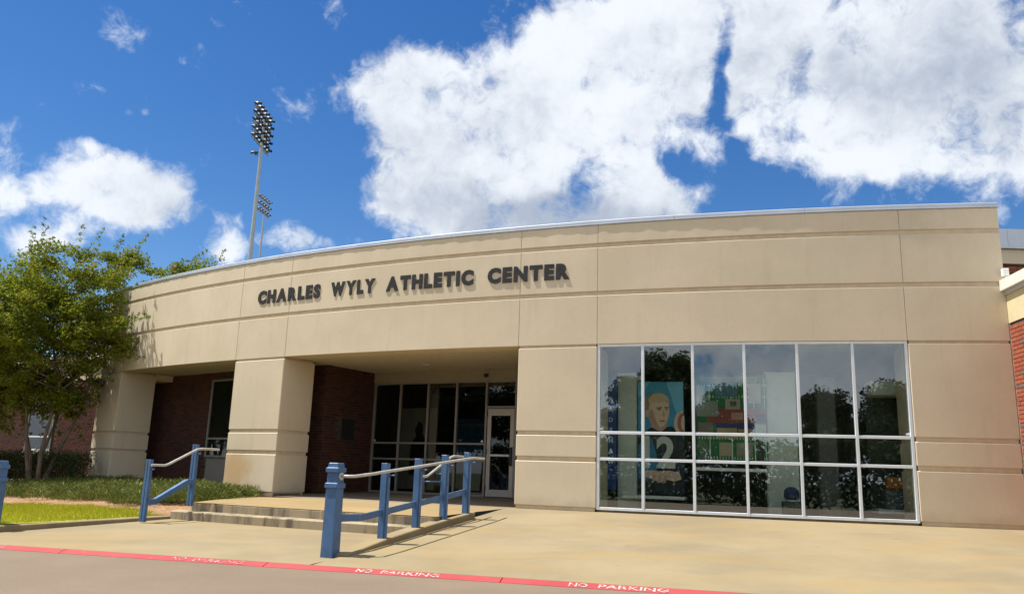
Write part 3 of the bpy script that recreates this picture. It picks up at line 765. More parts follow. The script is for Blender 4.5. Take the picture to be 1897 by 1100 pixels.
# white ledges
def ledge(th0, th1, z, d, label):
    o = MB().arc(th0, th1, IR - .1, IR + .38, z - .06, z, .008, .4).build('display_shelf', M['white']); 
    tag(o, label, 'shelf', 'white display shelves behind the window'); 
    return o
ledge(-19.15, -17.35, -.33, .4, 'low white shelf under the portrait poster behind the window'); ledge(-17.08, -15.06, .235, .3, 'white shelf under the green photo collage behind the window')
# collage board
cb = ith('collage_board', -16.0, 'wide green board covered with photographs and white yard marks behind the window', 'display board')
T, Y, Z = axes(-16.0); O = W(-16.0, IR + .12, 0); AX = (T, Y, Z)
MB().obox(O, AX, (-.665, .665), (-.03, 0), (.34, 2.03)).build('board_panel', flat((.025, .15, .06)), cb)
def patch(nm, x0, x1, z0, z1, c, y=.008): g = MB(); g.obox(O, AX, (x0, x1), (.001, y), (z0, z1)); return g.build(nm, flat(c), cb)
patch('board_band', -.45, .64, 1.10, 1.38, (.24, .06, .05), .004); patch('board_band', -.30, .66, .86, 1.095, (.035, .05, .16), .0045); patch('board_band', -.60, .5, 1.86, 2.0, (.22, .23, .17), .004)
for (x0, x1, z0, z1, c) in [(-.66, -.50, 1.52, 1.82, (.30, .33, .28)), (-.65, -.25, 1.22, 1.52, (.22, .24, .21)), (-.11, .17, 1.36, 1.56, (.34, .33, .27)), (.33, .56, 1.48, 1.86, (.42, .42, .37)), (.0, .22, 1.16, 1.30, (.40, .22, .17)),
        (-.64, -.36, .88, 1.10, (.20, .16, .14)), (-.28, .10, .80, 1.00, (.40, .30, .16)), (.12, .42, .82, .98, (.38, .25, .13)), (.44, .64, .88, 1.08, (.34, .42, .30)), (-.24, -.0, .46, .72, (.40, .34, .24)), (-.62, -.46, .42, .74, (.13, .17, .11)), (.08, .38, .46, .72, (.25, .26, .19)), (.47, .58, .37, .80, (.05, .06, .05)), (-.30, .12, 1.60, 1.84, (.07, .16, .22)), (.46, .66, 1.13, 1.26, (.03, .04, .05)), (-.02, .10, 1.42, 1.52, (.06, .05, .04))]:
    patch('photograph', x0, x1, z0, z1, c)
g = MB()
for x in np.arange(-.62, .66, .055):
    for z in (1.80, 1.58, .78, .40): g.obox(O, AX, (x, x + .012), (.0005, .003), (z, z + .05))
for x in (-.42, .0, .42, .62): g.obox(O, AX, (x, x + .012), (.0005, .0028), (.36, 1.98))
g.build('yard_marks', M['white'], cb, kind='stuff')
# display cabinet
cab = ith('display_cabinet', -11.5, 'tall pale framed display cabinet at right end of the display window', 'cabinet')
T, Y, Z = axes(-11.5); O = W(-11.5, IR, 0); AX = (T, Y, Z)
MB().obox(O, AX, (-.42, .42), (-.4, .14), (1.66, 1.93), .01).build('cabinet_top', M['pillar'], cab); MB().obox(O, AX, (.27, .42), (.0, .14), (-.42, 1.655), .008).build('cabinet_frame', M['pillar'], cab)
MB().obox(O, AX, (-.42, .42), (-.4, .14), (-.50, -.42), .008).build('cabinet_base', M['white'], cab); MB().obox(O, AX, (-.42, .42), (-.42, -.405), (-.42, 1.655)).build('cabinet_back', flat((.05, .06, .05)), cab)
ob = MB().obox(O, AX, (-.20, .16), (-.15, .05), (-.06, .16), .02).build('orange_box', flat((.45, .17, .03))); tag(ob, 'small orange box inside the pale display cabinet', 'box')
MB().obox(O, AX, (-.26, .2), (-.25, .10), (-.41, -.065), .01).build('display_stand', flat((.11, .13, .14))); tag(bpy.data.objects['display_stand'], 'dark grey stand carrying the orange box in the cabinet', 'stand')
hl = ith('helmet', -14.75, 'small blue and white helmet on a low stand beside the pale pillar', 'helmet', -.2)
c = W(-14.45, IR + .5, -.22); T, Y, Z = axes(-14.5)
g = MB(); g.loft([[c + (T * math.cos(a) + Y * math.sin(a)) * r + Z * z for a in np.linspace(0, 2 * math.pi, 15)[:-1]] for r, z in ((.10, -.12), (.135, -.04), (.14, .02), (.12, .09), (.07, .135), (.02, .145))]); g.build('shell', flat((.03, .05, .14)), hl, True)
g = MB(); g.tube([c + T * .12 + Y * .05 + Z * -.09, c + T * .06 + Y * .19 + Z * -.1, c - T * .06 + Y * .19 + Z * -.1, c - T * .12 + Y * .05 + Z * -.09], .012, 6); g.build('face_guard', M['white'], hl)
g = MB(); g.obox(W(-14.45, IR + .5, 0), (T, Y, Z), (-.17, .17), (-.17, .17), (-.6, -.34), .01); o = g.build('low_plinth', flat((.08, .09, .08))); tag(o, 'low dark plinth under the small helmet', 'plinth')
# things behind the entrance glass
def pane_thing(name, th, r, hw, z0, z1, c, label, cat, extra=None):
    t = thing(name, label, cat, W(th, r, z0)); T, Y, Z = axes(th); O = W(th, r, 0)
    MB().obox(O, (T, Y, Z), (-hw, hw), (-.04, 0), (z0, z1)).build('panel', flat(c), t)
    for nm, pts, cc in (extra or []):
        g = MB(); g.poly(pts, O, (T, Y, Z), .004); g.build(nm, flat(cc), t)
    return t
pane_thing('standing_panel', -30.95, -5.3, .62, -.5, 1.75, (.78, .78, .70), 'pale standing panel with dark printed figure behind the entrance glass', 'display panel',
           [('printed_figure', [(-.25, -.1), (-.22, .75), (-.05, .95), (-.1, 1.15), (.02, 1.38), (.16, 1.3), (.18, 1.0), (.35, .85), (.45, .3), (.3, -.1)], (.05, .05, .045))])
pane_thing('wall_poster', -28.0, -5.4, .45, .45, 1.45, (.05, .22, .42), 'dim blue poster behind the entrance glass near the door', 'poster', [('printed_band', [(-.45, 1.25), (.45, 1.25), (.45, 1.30), (-.45, 1.30)], (.30, .30, .28))])

# ================================================================== BLUE RAILS
def newel(name, th, r, zb, h, label, group):
    t = thing(name, label, 'post', W(th, r, zb), group); ax = axes(th); O = W(th, r, zb)
    def sq(a, c): return [(-a + c, -a), (a - c, -a), (a, -a + c), (a, a - c), (a - c, a), (-a + c, a), (-a, a - c), (-a, -a + c)]
    def prism(lev): g = MB(); g.loft([[O + ax[0] * x + ax[1] * y + UPZ * z for x, y in sq(a, c)] for z, a, c in lev]); return g
    prism([(0, .090, .004), (h - .325, .083, .004)]).build('shaft', M['blue'], t)
    prism([(h - .325, .083, .006), (h - .320, .100, .008), (h - .268, .100, .008), (h - .256, .083, .006)]).build('collar', M['blue'], t)
    prism([(h - .256, .080, .005), (h - .125, .080, .005)]).build('neck', M['blue'], t)
    prism([(h - .125, .082, .006), (h - .12, .099, .008), (h - .070, .099, .008), (h - .058, .083, .006)]).build('collar', M['blue'], t)
    prism([(h - .058, .080, .005), (h - .008, .074, .006), (h, .066, .006)]).build('cap', M['blue'], t)
    return t
nw = newel('newel_post', STRIP - .18, 5.60, -1.135, 1.205, 'large square blue post with stepped collars at the foot of the ramp rail', 'square blue newel posts')
g = MB(); O = W(STRIP - .18, 5.60, -.10); T, Y, Z = axes(STRIP - .18)
g.loft([[O + T * x + (Y * math.cos(a) + Z * math.sin(a)) * r for a in np.linspace(0, 2 * math.pi, 17)[:-1]] for x, r in ((.080, .052), (.092, .052), (.098, .04))]); g.build('flange', M['rail'], nw)
nl = newel('newel_post', -30.27, 6.22, -1.10, 1.055, 'square blue post cut by the left edge of the lawn', 'square blue newel posts')
RR = thing('ramp_handrail', 'blue ramp railing with pale pipe handrail on four thin square posts', 'railing', W(STRIP, 3.6, -.9))
def strip_z(r): return float(np.interp(r, (1.62, 2.6, 3.6, 4.6, 5.62), (-.672, -.750, -.842, -.945, -1.085)))
POSTS = [4.56, 3.58, 2.66, 1.80]
def rail_z(r): return float(np.interp(r, (1.9, 5.02), (.245, -.045)))
for r in POSTS:
    O = W(STRIP, r, 0); ax = axes(STRIP); zt = rail_z(r) + .095
    p = MB().obox(O, ax, (-.047, .047), (-.047, .047), (strip_z(r) - .03, zt), .004).build('post', M['blue'], RR)
    MB().obox(O, ax, (.049, .068), (-.030, .030), (strip_z(r) - .03, rail_z(r) - .10)).build('post_channel', M['blue'], p)
    g = MB(); zr = rail_z(r) - .052; g.tube([O + ax[0] * .048 + UPZ * (zr - .02 + EYE - EYE), O + ax[0] * .15 + UPZ * (zr - .02), O + ax[0] * .15 + UPZ * (zr + .03)], .011, 6)
    g.build('bracket', M['blue'], p)
g = MB()
def rp(r, off, z): return W(STRIP, r, z) + axes(STRIP)[0] * off
g.tube([rp(5.60, -.03, -.10), rp(5.585, .05, -.10), rp(5.52, .12, -.095), rp(5.08, .15, -.055), rp(4.95, .15, -.04), rp(2.0, .15, .236), rp(1.88, .15, .246), rp(1.42, .15, .246)], .021, 10); g.build('handrail', M['rail'], RR, True)
g = MB(); rings = []
for r, z in ((5.60, -.640), (5.10, -.640), (4.56, -.588), (3.58, -.495), (2.66, -.41), (1.80, -.325)):
    q = -.085 if r > 5.5 else 0
    rings.append([rp(r, q - .012, z - .045), rp(r, q + .012, z - .045), rp(r, q + .012, z + .045), rp(r, q - .012, z + .045)])
g.loft(rings); g.build('lower_rail', M['blue'], RR)
g = MB(); g.tube([rp(3.30, -.15, -.085), rp(3.02, -.15, -.085), rp(2.93, -.15, -.06), rp(2.15, -.15, .245), rp(2.03, -.15, .268), rp(1.45, -.15, .268)], .021, 10); g.build('stair_rail', M['rail'], RR, True)
for r, z in ((3.12, -.085), (2.66, .04), (1.80, .268)):
    g = MB(); O = W(STRIP, r, z - .075); ax = axes(STRIP); g.tube([O + ax[0] * -.15 + UPZ * .05, O + ax[0] * -.15, O + ax[0] * -.03 + Vector((0, 0, 0))], .011, 6); g.build('bracket', M['blue'], RR)
g = MB(); g.tube([W(STRIP, 3.12, -.16) + axes(STRIP)[0] * -.035, W(STRIP, 2.70, -.16) + axes(STRIP)[0] * -.035], .012, 6); g.build('bracket_arm', M['blue'], RR)
# stair rail on the left
TL = -29.42
SR = thing('stair_handrail', 'short blue stair railing with pale pipe handrail beside the lawn', 'railing', W(TL, 3.5, -.85))
def lp(r, off, z): return W(TL, r, z) + axes(TL)[0] * off
for r, zb, zt in ((4.02, -1.02, .05), (3.05, -.76, .355)):
    p = None
    for s in (-.036, .036):
        q = MB().obox(W(TL, r, 0), axes(TL), (s - .029, s + .029), (-.029, .029), (zb, zt), .003).build('post', M['blue'], SR)
        p = p or q
    g = MB(); O = W(TL, r, zt - .17); ax = axes(TL); g.tube([O + ax[0] * .06, O + ax[0] * .15, O + ax[0] * .15 + UPZ * .05], .013, 6); g.build('bracket', M['blue'], p)
g = MB(); g.tube([lp(4.08, .14, -.045), lp(3.80, .14, -.045), lp(3.72, .14, -.02), lp(3.13, .14, .262), lp(3.03, .14, .278), lp(2.62, .14, .278)], .022, 10); g.build('handrail', M['rail'], SR, True)
g = MB(); rings = []
for r, z in ((4.02, -.68), (3.86, -.68), (3.20, -.335), (3.05, -.335)):
    rings.append([lp(r, -.012, z - .05), lp(r, .075, z - .05), lp(r, .075, z + .05), lp(r, -.012, z + .05)])
g.loft(rings); g.build('lower_rail', M['blue'], SR)

# ================================================================== PAINTED LETTERING ON THE KERB
def kerb_text(word, s0, label_group, shift=0):
    me = text_mesh(word, 1, .018); v, f = mesh_arrays(me); k = .095 / CAPH; L = v[:, 0].max()
    wd = (s0[1] - s0[0]); g = MB(); vs = []
    for a, b, _ in v:
        s = s0[0] + a / L * wd; u = (b - Y0) * k           # up the slope
        n = .132 - u; z = np.interp(n, (.03, .145), (KERB_Z + EYE - .003, .004)) + .004
        vs.append(kpt(s, n, z))
    g.add(vs, f); return g
KT = [(-8.00, -6.93, 'worn white NO PARKING lettering at the far left end of the red kerb'), (-4.32, -3.30, 'worn white NO PARKING lettering on red kerb in front of the lawn corner'),
      (-1.79, -.74, 'white NO PARKING lettering on red kerb below the large blue post'), (.77, 1.87, 'white NO PARKING lettering on red kerb before the ramp, nearest the camera')]
for a, b, lb in KT:
    wm = M['faint_white'] if a < -2 else M['worn_white']
    t = thing('kerb_lettering', lb, 'lettering', kpt(a, .1, .03), 'NO PARKING markings along the red kerb'); L = b - a
    kerb_text('NO', (a, a + .20 * L), '').build('word', wm, t); kerb_text('PARKING', (a + .30 * L, b), '').build('word', wm, t)

# ================================================================== RIGHT AND LEFT BRICK WINGS, REAR BUILDING
WG = thing('brick_wing', 'sunlit red brick wing with cream frieze and white cap at the right edge', 'building', (8.75, 12.4, .5))
A = Vector((8.60, 13.62, 0)); Bd = Vector((-.14, -.99, 0)).normalized(); Nd = Vector((Bd.y, -Bd.x, 0))     # wall runs towards the camera, faces left
if Nd.x > 0: Nd = -Nd
def wing_frame(s): return A + Bd * s + UPZ * EYE, (Bd, Nd, UPZ)
g = MB(); o_, ax = wing_frame(0); g.obox(o_, ax, (-.2, 1.8), (-.5, -.004), (-.75, 2.80)); wcore = g.build('brick_wall', M['mortar'], WG)
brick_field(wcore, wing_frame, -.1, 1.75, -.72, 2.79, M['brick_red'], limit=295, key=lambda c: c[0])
g = MB(); g.obox(o_, ax, (-.2, 1.8), (-.5, .012), (2.805, 3.36)); g.build('frieze', M['cream'], WG)
g = MB(); g.obox(o_, ax, (-.2, 1.85), (-.55, .10), (3.37, 3.56), .008); g.build('cap', M['white_trim'], WG)
g = MB(); g.obox(o_, ax, (-.2, 1.8), (-.5, .05), (3.30, 3.368), .004); g.build('moulding', M['metal_coping'], WG)
RB = thing('rear_building', 'taller brick block with wide grey metal coping behind the right end', 'building', (14, 17, .5))
g = MB(); g.box((9.2, 19), (17.0, 22), (.0, 4.78 + EYE)); rw = g.build('brick_wall', M['mortar'], RB)
brick_field(rw, lambda s: (Vector((9.2 + s, 16.996, EYE)), (Vector((1, 0, 0)), Vector((0, -1, 0)), UPZ)), 0, 4, 3.0, 4.76, M['brick_red'])
g = MB(); g.box((9.15, 19), (16.93, 22.05), (4.785 + EYE, 5.10 + EYE)); g.build('frieze', M['facade'], RB)
for x0 in (9.1, 10.75, 12.4, 14.05):
    g = MB(); g.box((x0, x0 + 1.645), (16.86, 22.1), (5.11 + EYE, 5.25 + EYE)); g.build('coping', M['metal_coping'], RB)
    g = MB(); g.box((x0, x0 + 1.645), (16.88, 22.1), (5.253 + EYE, 5.55 + EYE)); g.build('coping', M['metal_coping'], RB)
wl = thing('wall_light', 'small white wall light at the right corner of the beige facade', 'light', Vector((8.50, 13.66, 3.66 + EYE)))
MB().obox((8.52, 13.62, 3.68 + EYE), axes(THR), (-.01, .09), (-.04, .04), (-.06, .07), .008).build('housing', M['white'], wl); MB().obox((8.55, 13.60, 3.55 + EYE), axes(THR), (-.01, .06), (-.025, .025), (-.02, .06), .006).build('shade', M['white_trim'], wl)

LW = thing('brick_wing', 'shaded brick wing with a narrow window behind the tree at left', 'building', (-15, 27, .5))
A2 = W(-40.0, -1.6, 0) - UPZ * EYE; A2.z = 0; Ld = Vector((-.842, .539, 0)).normalized(); Ln = Vector((-Ld.y, Ld.x, 0))
if Ln.y > 0: Ln = -Ln
def lw_frame(s): return A2 + Ld * s + UPZ * EYE, (-Ld, Ln, UPZ)
def at_s(px_dir):   # distance along the wing where a plan direction meets it
    d = px_dir; return (A2.x * d.y - A2.y * d.x) / (Ld.y * d.x - Ld.x * d.y)
o_, ax = lw_frame(0)
MB().obox(o_, (Ld, Ln, UPZ), (0, 16), (-.4, -.006), (-.9, 2.55)).build('brick_wall', M['mortar'], LW)
lcore = [c for c in LW.children][0]
WS = [at_s(Vector((math.sin(D2R(a)), math.cos(D2R(a)), 0))) for a in (-30.25, -28.9)]
ws1, ws0 = max(WS), min(WS)
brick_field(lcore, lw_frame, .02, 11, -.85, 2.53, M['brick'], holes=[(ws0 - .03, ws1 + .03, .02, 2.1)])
o_, _ = lw_frame(ws0); hw = ws1 - ws0; lx = (Ld, Ln, UPZ)
wf = MB().obox(o_, lx, (0, hw), (-.03, .0), (.27, 2.06)).build('window', M['black'], LW)
for a, b in ((0, .05), (hw - .05, hw)): MB().obox(o_, lx, (a, b), (.001, .045), (.27, 2.06), .004).build('window_frame', M['alu_dim'], wf)
for z in (.27, .70, 2.0): MB().obox(o_, lx, (.051, hw - .051), (.001, .043), (z, z + .05), .004).build('window_frame', M['alu'], wf)
for z0, z1 in ((.322, .698), (.752, 1.998)): MB().obox(o_, lx, (.052, hw - .052), (.012, .022), (z0, z1)).build('pane', M['glass_dark'], wf)
MB().obox(o_, lx, (-.04, hw + .04), (-.02, .05), (.0, .262), .006).build('sill', M['step'], wf)
MB().obox(lw_frame(0)[0], (Ld, Ln, UPZ), (.3, 16), (-.4, .02), (2.56, 3.2)).build('frieze', M['cream'], LW)
MB().obox(lw_frame(0)[0], (Ld, Ln, UPZ), (.3, 16), (-.5, .12), (3.21, 3.40), .008).build('cap', M['white_trim'], LW)

# ================================================================== STADIUM LIGHTS
def floodlight_mesh():
    g = MB(); n = 8
    g.loft([[Vector((x, r * math.cos(a), r * math.sin(a))) for a in np.linspace(0, 2 * math.pi, n + 1)[:-1]] for x, r in ((-.30, .10), (-.12, .14), (.10, .25))])
    g.m = 1; g.loft([[Vector((x, r * math.cos(a), r * math.sin(a))) for a in np.linspace(0, 2 * math.pi, n + 1)[:-1]] for x, r in ((.101, .24), (.115, .20))]); g.m = 0
    a = [Vector((.08, .26 * math.cos(t), .26 * math.sin(t))) for t in np.linspace(D2R(20), D2R(160), 6)]; b = [p + Vector((.30, 0, .02)) for p in a]
    g.add(a + b, [(i, i + 1, 7 + i, 6 + i) for i in range(5)])
    g.add([Vector((-.05, -.03, -.13)), Vector((-.05, .03, -.13)), Vector((-.05, .03, -.36)), Vector((-.05, -.03, -.36)), Vector((-.12, -.03, -.13)), Vector((-.12, .03, -.13)), Vector((-.12, .03, -.36)), Vector((-.12, -.03, -.36))], [(0, 1, 2, 3), (7, 6, 5, 4), (0, 4, 5, 1), (1, 5, 6, 2), (2, 6, 7, 3), (3, 7, 4, 0)])
    o = g.build('floodlight', [M['lamp_dark'], M['lamp_pale']]); me = o.data; bpy.data.objects.remove(o); return me
FL = floodlight_mesh()
def stadium(base, top, zr, rows, per, label, armd, sp, rad):
    t = thing('stadium_light', label, 'floodlight mast', (base.x, base.y, 0), 'stadium lights behind the building')
    g = MB(); g.tube([(base.x, base.y, 0), (base.x, base.y, top)], rad, 12, True, rad * .45); g.build('pole', M['pole'], t, True)
    A = Vector(armd).normalized()
    for i in range(rows):
        z = top - .15 - i * zr; mid = (per - 1) / 2 - .0
        c = Vector((base.x, base.y - .3, z))
        g = MB(); g.obox(c, (A, Vector((-A.y, A.x, 0)), UPZ), (-(mid + .35) * sp, (mid + .35) * sp), (-.05, .05), (-.06, .06)); arm = g.build('crossarm', M['pole'], t)
        for k in range(per):
            f = bpy.data.objects.new('floodlight', FL); COL.objects.link(f); f.parent = t
            p = c + A * ((k - mid) * sp) + UPZ * .36 - Vector((base.x, base.y, 0)); f.location = p
            f.rotation_euler = (0, D2R(20), D2R(8 + random.uniform(-12, 12)))
    return t
s1 = stadium(Vector((-25.15, 75, 0)), 35.15, .80, 5, 6, 'taller nearer stadium light mast with five rows of floodlights', (.02, 1, 0), .84, .30)
f = bpy.data.objects.new('floodlight', FL); COL.objects.link(f); f.parent = s1; f.location = (-.45, -.3, 31.1); f.rotation_euler = (0, D2R(30), D2R(200)); f.data = FL
s2 = stadium(Vector((-42.0, 130, 0)), 44.7, 1.12, 3, 5, 'smaller farther stadium light mast with three rows of floodlights', (.12, 1, 0), 1.0, .30)

# ================================================================== PLANTS
def leaves(name, centres, radii, n, size, mat, parent=None, kind=None, flat_=.75, normal_up=.35, droop=0):
    """n leaf faces round each clump centre"""
    C = np.repeat(np.asarray(centres), n, 0); Rr = np.repeat(np.asarray(radii), n, 0); N = len(C)
    d = RNG.normal(size=(N, 3)); d /= np.linalg.norm(d, axis=1)[:, None]
    q = RNG.uniform(0, 1, N) ** .45
    P = C + d * (Rr * q)[:, None] * np.array([1, 1, flat_])
    nr = RNG.normal(size=(N, 3)); nr[:, 2] += normal_up * 2; nr /= np.linalg.norm(nr, axis=1)[:, None]
    u = np.cross(nr, RNG.normal(size=(N, 3))); u /= np.linalg.norm(u, axis=1)[:, None]; v = np.cross(nr, u)
    L = size * RNG.uniform(.6, 1.25, N); Wd = L * .42
    a = P - u * L[:, None] * .5; b = P + v * Wd[:, None] * .5 + u * (L * .05)[:, None]; c = P + u * L[:, None] * .5 + np.array([0, 0, -droop]) ; e = P - v * Wd[:, None] * .5 + u * (L * .05)[:, None]
    V = np.stack([a, b, c, e], 1).reshape(-1, 3); F = np.arange(4 * N).reshape(-1, 4)
    return np_mesh(name, V, F, mat, parent, kind)
def trunk_part(t, stems, r0, mat=None, sides=8):
    g = MB()
    for pts, r in stems:
        rr = [r * (1 - .75 * i / (len(pts) - 1)) for i in range(len(pts))]; g.tube(pts, rr, sides)
    return g.build('trunk', mat or M['bark'], t, True)
def myrtle(base, label, crown, nclump, n, seed, extra=()):
    rnd = np.random.default_rng(seed); R2 = random.Random(seed)
    t = thing('crape_myrtle', label, 'tree', base, 'crape myrtles at the left'); base = Vector(base)
    (cx, cy, cz), (rx, ry, rz) = crown
    cs = []
    while len(cs) < nclump:
        p = rnd.uniform(-1, 1, 3); k = np.linalg.norm(p)
        if k > 1 or k < .30: continue
        if p[2] < -.35 and rnd.uniform() < .35: continue
        w = 1 + .18 * math.sin(5 * math.atan2(p[1], p[0]) + seed) + .12 * math.sin(9 * p[2] + 3 * p[0])
        cs.append((cx + p[0] * rx * w, cy + p[1] * ry * w, cz + p[2] * rz * w))
    cs += list(extra); cs = np.array(cs)
    rad = rnd.uniform(.22, .50, len(cs))
    leaves('crown', cs, rad, n, .105, M['leaf'], t, None, .62, .35)
    # sprigs that break the outline
    tips = []; tr = []
    for c in cs[rnd.choice(len(cs), len(cs) // 2, replace=False)]:
        d = np.array([c[0] - cx, c[1] - cy, (c[2] - cz) * 1.2 + .5]); d /= np.linalg.norm(d)
        for k in range(5): tips.append(c + d * (.35 + .11 * k) + rnd.normal(0, .03, 3)); tr.append(.085 - .009 * k)
    leaves('sprigs', np.array(tips), np.array(tr), 11, .085, M['leaf'], t, None, 1.0, .2)
    stems = []
    for i in range(5):
        a = i * 1.257 + seed; top = base + Vector((math.cos(a) * R2.uniform(.6, 1.1), math.sin(a) * R2.uniform(.5, .9), R2.uniform(2.6, 3.2)))
        b0 = base + Vector((math.cos(a) * .14, math.sin(a) * .12, -.1)); m1 = b0.lerp(top, .35) + Vector((R2.uniform(-.08, .08), R2.uniform(-.08, .08), 0)); m2 = b0.lerp(top, .7) + Vector((R2.uniform(-.1, .1), R2.uniform(-.1, .1), 0))
        stems.append(([b0, m1, m2, top], R2.uniform(.055, .085)))
        for c in cs[rnd.choice(len(cs), 9)]:
            q = Vector(c); s = m2.lerp(top, R2.random()); stems.append(([s, s.lerp(q, .5) + Vector((0, 0, .12)), q], .022))
    trunk_part(t, stems, .08)
    return t
ex = [(-10.1 + random.uniform(-1.0, 1.0), 24.0 + random.uniform(-.5, .8), 6.65 + random.uniform(-.40, .40)) for _ in range(34)] + [(-11.6 + random.uniform(-.6, .5), 23.4, 6.8 + random.uniform(-.4, .5)) for _ in range(14)]
ex += [(-13.3 + random.uniform(-2.2, 1.3), 22.2 + random.uniform(-.6, .8), 2.75 + random.uniform(-.35, .7)) for _ in range(60)]
myrtle((-12.75, 22.6, .42), 'multi stemmed green crape myrtle overhanging the left end of the beige front', ((-13.2, 22.35, 4.75), (2.35, 1.9, 2.05)), 380, 190, 3, ex)
ex += [(-11.9 + random.uniform(-.6, .5), 22.9 + random.uniform(-.4, .3), random.uniform(3.2, 5.9)) for _ in range(36)]
ex += [(-13.6 + random.uniform(-1.6, 1.1), 21.9 + random.uniform(-.5, .5), 2.35 + random.uniform(-.3, .4)) for _ in range(36)]
ex2 = [(-16.5 + random.uniform(-2.0, 2.0), 23.2 + random.uniform(-.6, .8), 2.6 + random.uniform(-.45, .8)) for _ in range(70)]
myrtle((-16.9, 23.6, .42), 'green crape myrtle at the left edge of the photo beside the larger one', ((-16.7, 23.2, 4.65), (2.3, 1.9, 2.0)), 300, 180, 8, ex2)
# hedge
hd = thing('hedge', 'dark clipped hedge in tree shade between the column and the left edge', 'hedge', (-14, 23, .4))
cs = [(x, y, z) for x in np.arange(-19, -11.5, .22) for y in (0, .25, .5, .75) for z in (.62, .82, 1.02, 1.17, 1.27)]
cs = np.array([(x, 22.4 + (-12 - x) * .50 + y + random.uniform(-.08, .08), z + random.uniform(-.07, .07)) for x, y, z in cs])
leaves('foliage', cs, np.full(len(cs), .20), 46, .065, M['leaf_hedge'], hd, None, 1, .3)
g = MB()
for x in np.arange(-18.9, -12.2, .45): y = 22.75 + (-12 - x) * .5; g.tube([(x, y, .35), (x + random.uniform(-.1, .1), y, 1.0)], .02, 5)
g.build('stems', M['bark'], hd, kind='stuff')
# low juniper
def juniper(name, pts, hs, n, kind, parent=None):
    P = np.array(pts); N = len(P) * n
    C = np.repeat(P, n, 0); H = np.repeat(np.array(hs), n)
    a = RNG.uniform(0, 2 * np.pi, N); rr = RNG.uniform(0, 1, N) ** .6
    B = C.copy(); B[:, 0] += np.cos(a) * rr * .30; B[:, 1] += np.sin(a) * rr * .30; B[:, 2] += H * (1 - rr ** 2) * RNG.uniform(.25, 1.0, N)
    el = RNG.uniform(.15, 1.2, N); L = RNG.uniform(.06, .15, N)
    d = np.stack([np.cos(a) * np.cos(el), np.sin(a) * np.cos(el), np.sin(el)], 1)
    s = np.cross(d, RNG.normal(size=(N, 3))); s /= np.linalg.norm(s, axis=1)[:, None]; s *= (.0085 * RNG.uniform(.6, 1.3, N))[:, None]
    mid = B + d * (L * .45)[:, None]
    V = np.stack([B, mid + s, B + d * L[:, None], mid - s], 1).reshape(-1, 3); F = np.arange(4 * N).reshape(-1, 4)
    return np_mesh(name, V, F, M['juniper'], parent, kind)
pts = []; hs = []
for th in np.arange(-42, -31.6, .30):
    front = 3.0 + (th + 31.1) / (-39.4 + 31.1) * .6 + .35 * math.sin(th * 2.3) + .2 * math.sin(th * 5.1)
    for r in np.arange(-.5, front - .25, .32):
        p = W(th + random.uniform(-.2, .2), r + random.uniform(-.12, .12), gz(th, r)); pts.append(tuple(p)); hs.append(random.uniform(.10, .27))
juniper('juniper_ground_cover', pts, hs, 330, 'stuff')
js = thing('juniper_shrub', 'low spreading green juniper at the foot of the middle column', 'shrub', W(-31.9, 1.4, -.72))
pts = []; hs = []
for i in range(60):
    a = random.uniform(0, 6.28); k = random.random() ** .5; th = -31.35 + math.cos(a) * k * 1.1; r = 1.45 + math.sin(a) * k * .85 - (th + 31.35) * .25
    pts.append(tuple(W(th, r, gz(th, r) + .02))); hs.append(.34 * (1 - k * .6))
juniper('foliage', pts, hs, 330, None, js)
g = MB()
for i in range(9): a = i * .7; b = W(-31.4, 1.4, -.74); g.tube([b, b + Vector((math.cos(a) * .5, math.sin(a) * .4, .14))], .012, 5)
g.build('stems', M['bark'], js, kind='stuff')
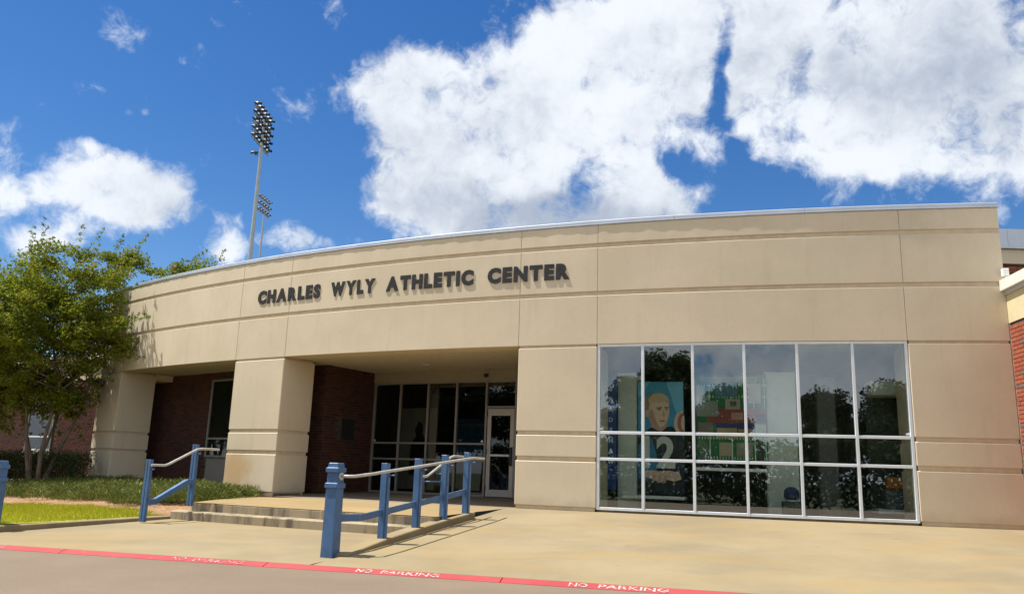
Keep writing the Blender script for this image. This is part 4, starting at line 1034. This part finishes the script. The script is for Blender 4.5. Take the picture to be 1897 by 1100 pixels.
# trees on the other side of the road: they show as reflections in the panes
def street_tree():
    t = thing('street_tree', '', 'tree', (0, 0, 0), 'trees across the road reflected in the display window')
    rnd = np.random.default_rng(5); cs = []
    while len(cs) < 110:
        p = rnd.uniform(-1, 1, 3)
        if .2 < np.linalg.norm(p) < 1: cs.append((p[0] * 2.9, p[1] * 2.9, 5.0 + p[2] * 2.7))
    leaves('crown', np.array(cs), rnd.uniform(.5, .95, len(cs)), 260, .27, M['leaf_far'], t, None, .8)
    trunk_part(t, [([(0, 0, -.1), (.05, 0, 1.5), (0, .1, 3.2), (.1, 0, 5)], .22), ([(0, .05, 2.4), (1, .3, 4), (1.6, .5, 5.2)], .09), ([(0, .05, 2.6), (-1, -.2, 4.2), (-1.7, -.4, 5.4)], .09)], .2)
    return t
ST = street_tree()
spots = [(1.6, -27, .92, 0), (7.6, -25, .95, 1.2), (-14.5, -22, 1.25, 2.0), (-8.6, -27, 1.0, 4), (14.5, -31, 1.15, 3), (-22, -30, 1.2, 5), (22, -26, 1.0, 2.6), (-30, -24, 1.1, 1), (-33, 2, 1.05, .6), (-27, -6, 1.1, 2.2), (-40, 8, 1.15, 3.3), (-45, -3, 1.2, 4.4), (-31, -2, 1.2, 5.1), (-23, -9, 1.25, .3), (-37, 4, 1.3, 1.9)]  # last seven, off to the left, are added to darken reflections in the entrance glass
lbs = ['round street tree reflected in the fifth column of window panes', 'street tree reflected in the rightmost column of window panes', 'tall street tree reflected above the portrait poster', 'street tree reflected above the green collage board', 'street tree across the road far to the right', 'street tree across the road far to the left', 'street tree across the road at the right end of the row', 'street tree across the road at the left end of the row', 'street tree added to darken the entrance glass, first left of the lawn corner', 'street tree added to darken the entrance glass, nearest the left bend', 'street tree added to darken the entrance glass, far left beyond the lawn', 'street tree added to darken the entrance glass, farthest left across the road', 'broad street tree added to darken the entrance glass, beyond the left sidewalk', 'broad street tree added to darken the entrance glass, opposite the steps', 'tallest street tree added to darken the entrance glass, at far left']
for i, (x, y, k, a) in enumerate(spots):
    o = ST if i == 0 else copy_tree(ST)
    o.location = (x, y, -.1); o.scale = (k, k, k); o.rotation_euler = (0, 0, a); o['label'] = lbs[i]

fh = thing('added_far_hedge', 'long hedge added across the road to darken low reflections in the display window', 'hedge', (0, -17, -.1))  # unseen hedge put in so the lower panes reflect something dark
cs = np.array([(x + random.uniform(-.3, .3), -16.6 + y + random.uniform(-.15, .15), z + random.uniform(-.15, .15) + .25 * math.sin(x * .7)) for x in np.arange(-45, 45, .8) for y in (0, .7) for z in (.3, .9, 1.5, 2.1, 2.7, 3.2)])
leaves('foliage', cs, np.full(len(cs), .62), 60, .34, M['leaf_far'], fh, None, 1, .3)
g = MB()
for x in np.arange(-44, 45, 1.6): g.tube([(x, -16.3, -.1), (x + random.uniform(-.2, .2), -16.3, 1.6)], .035, 5)
g.build('stems', M['bark'], fh, kind='stuff')
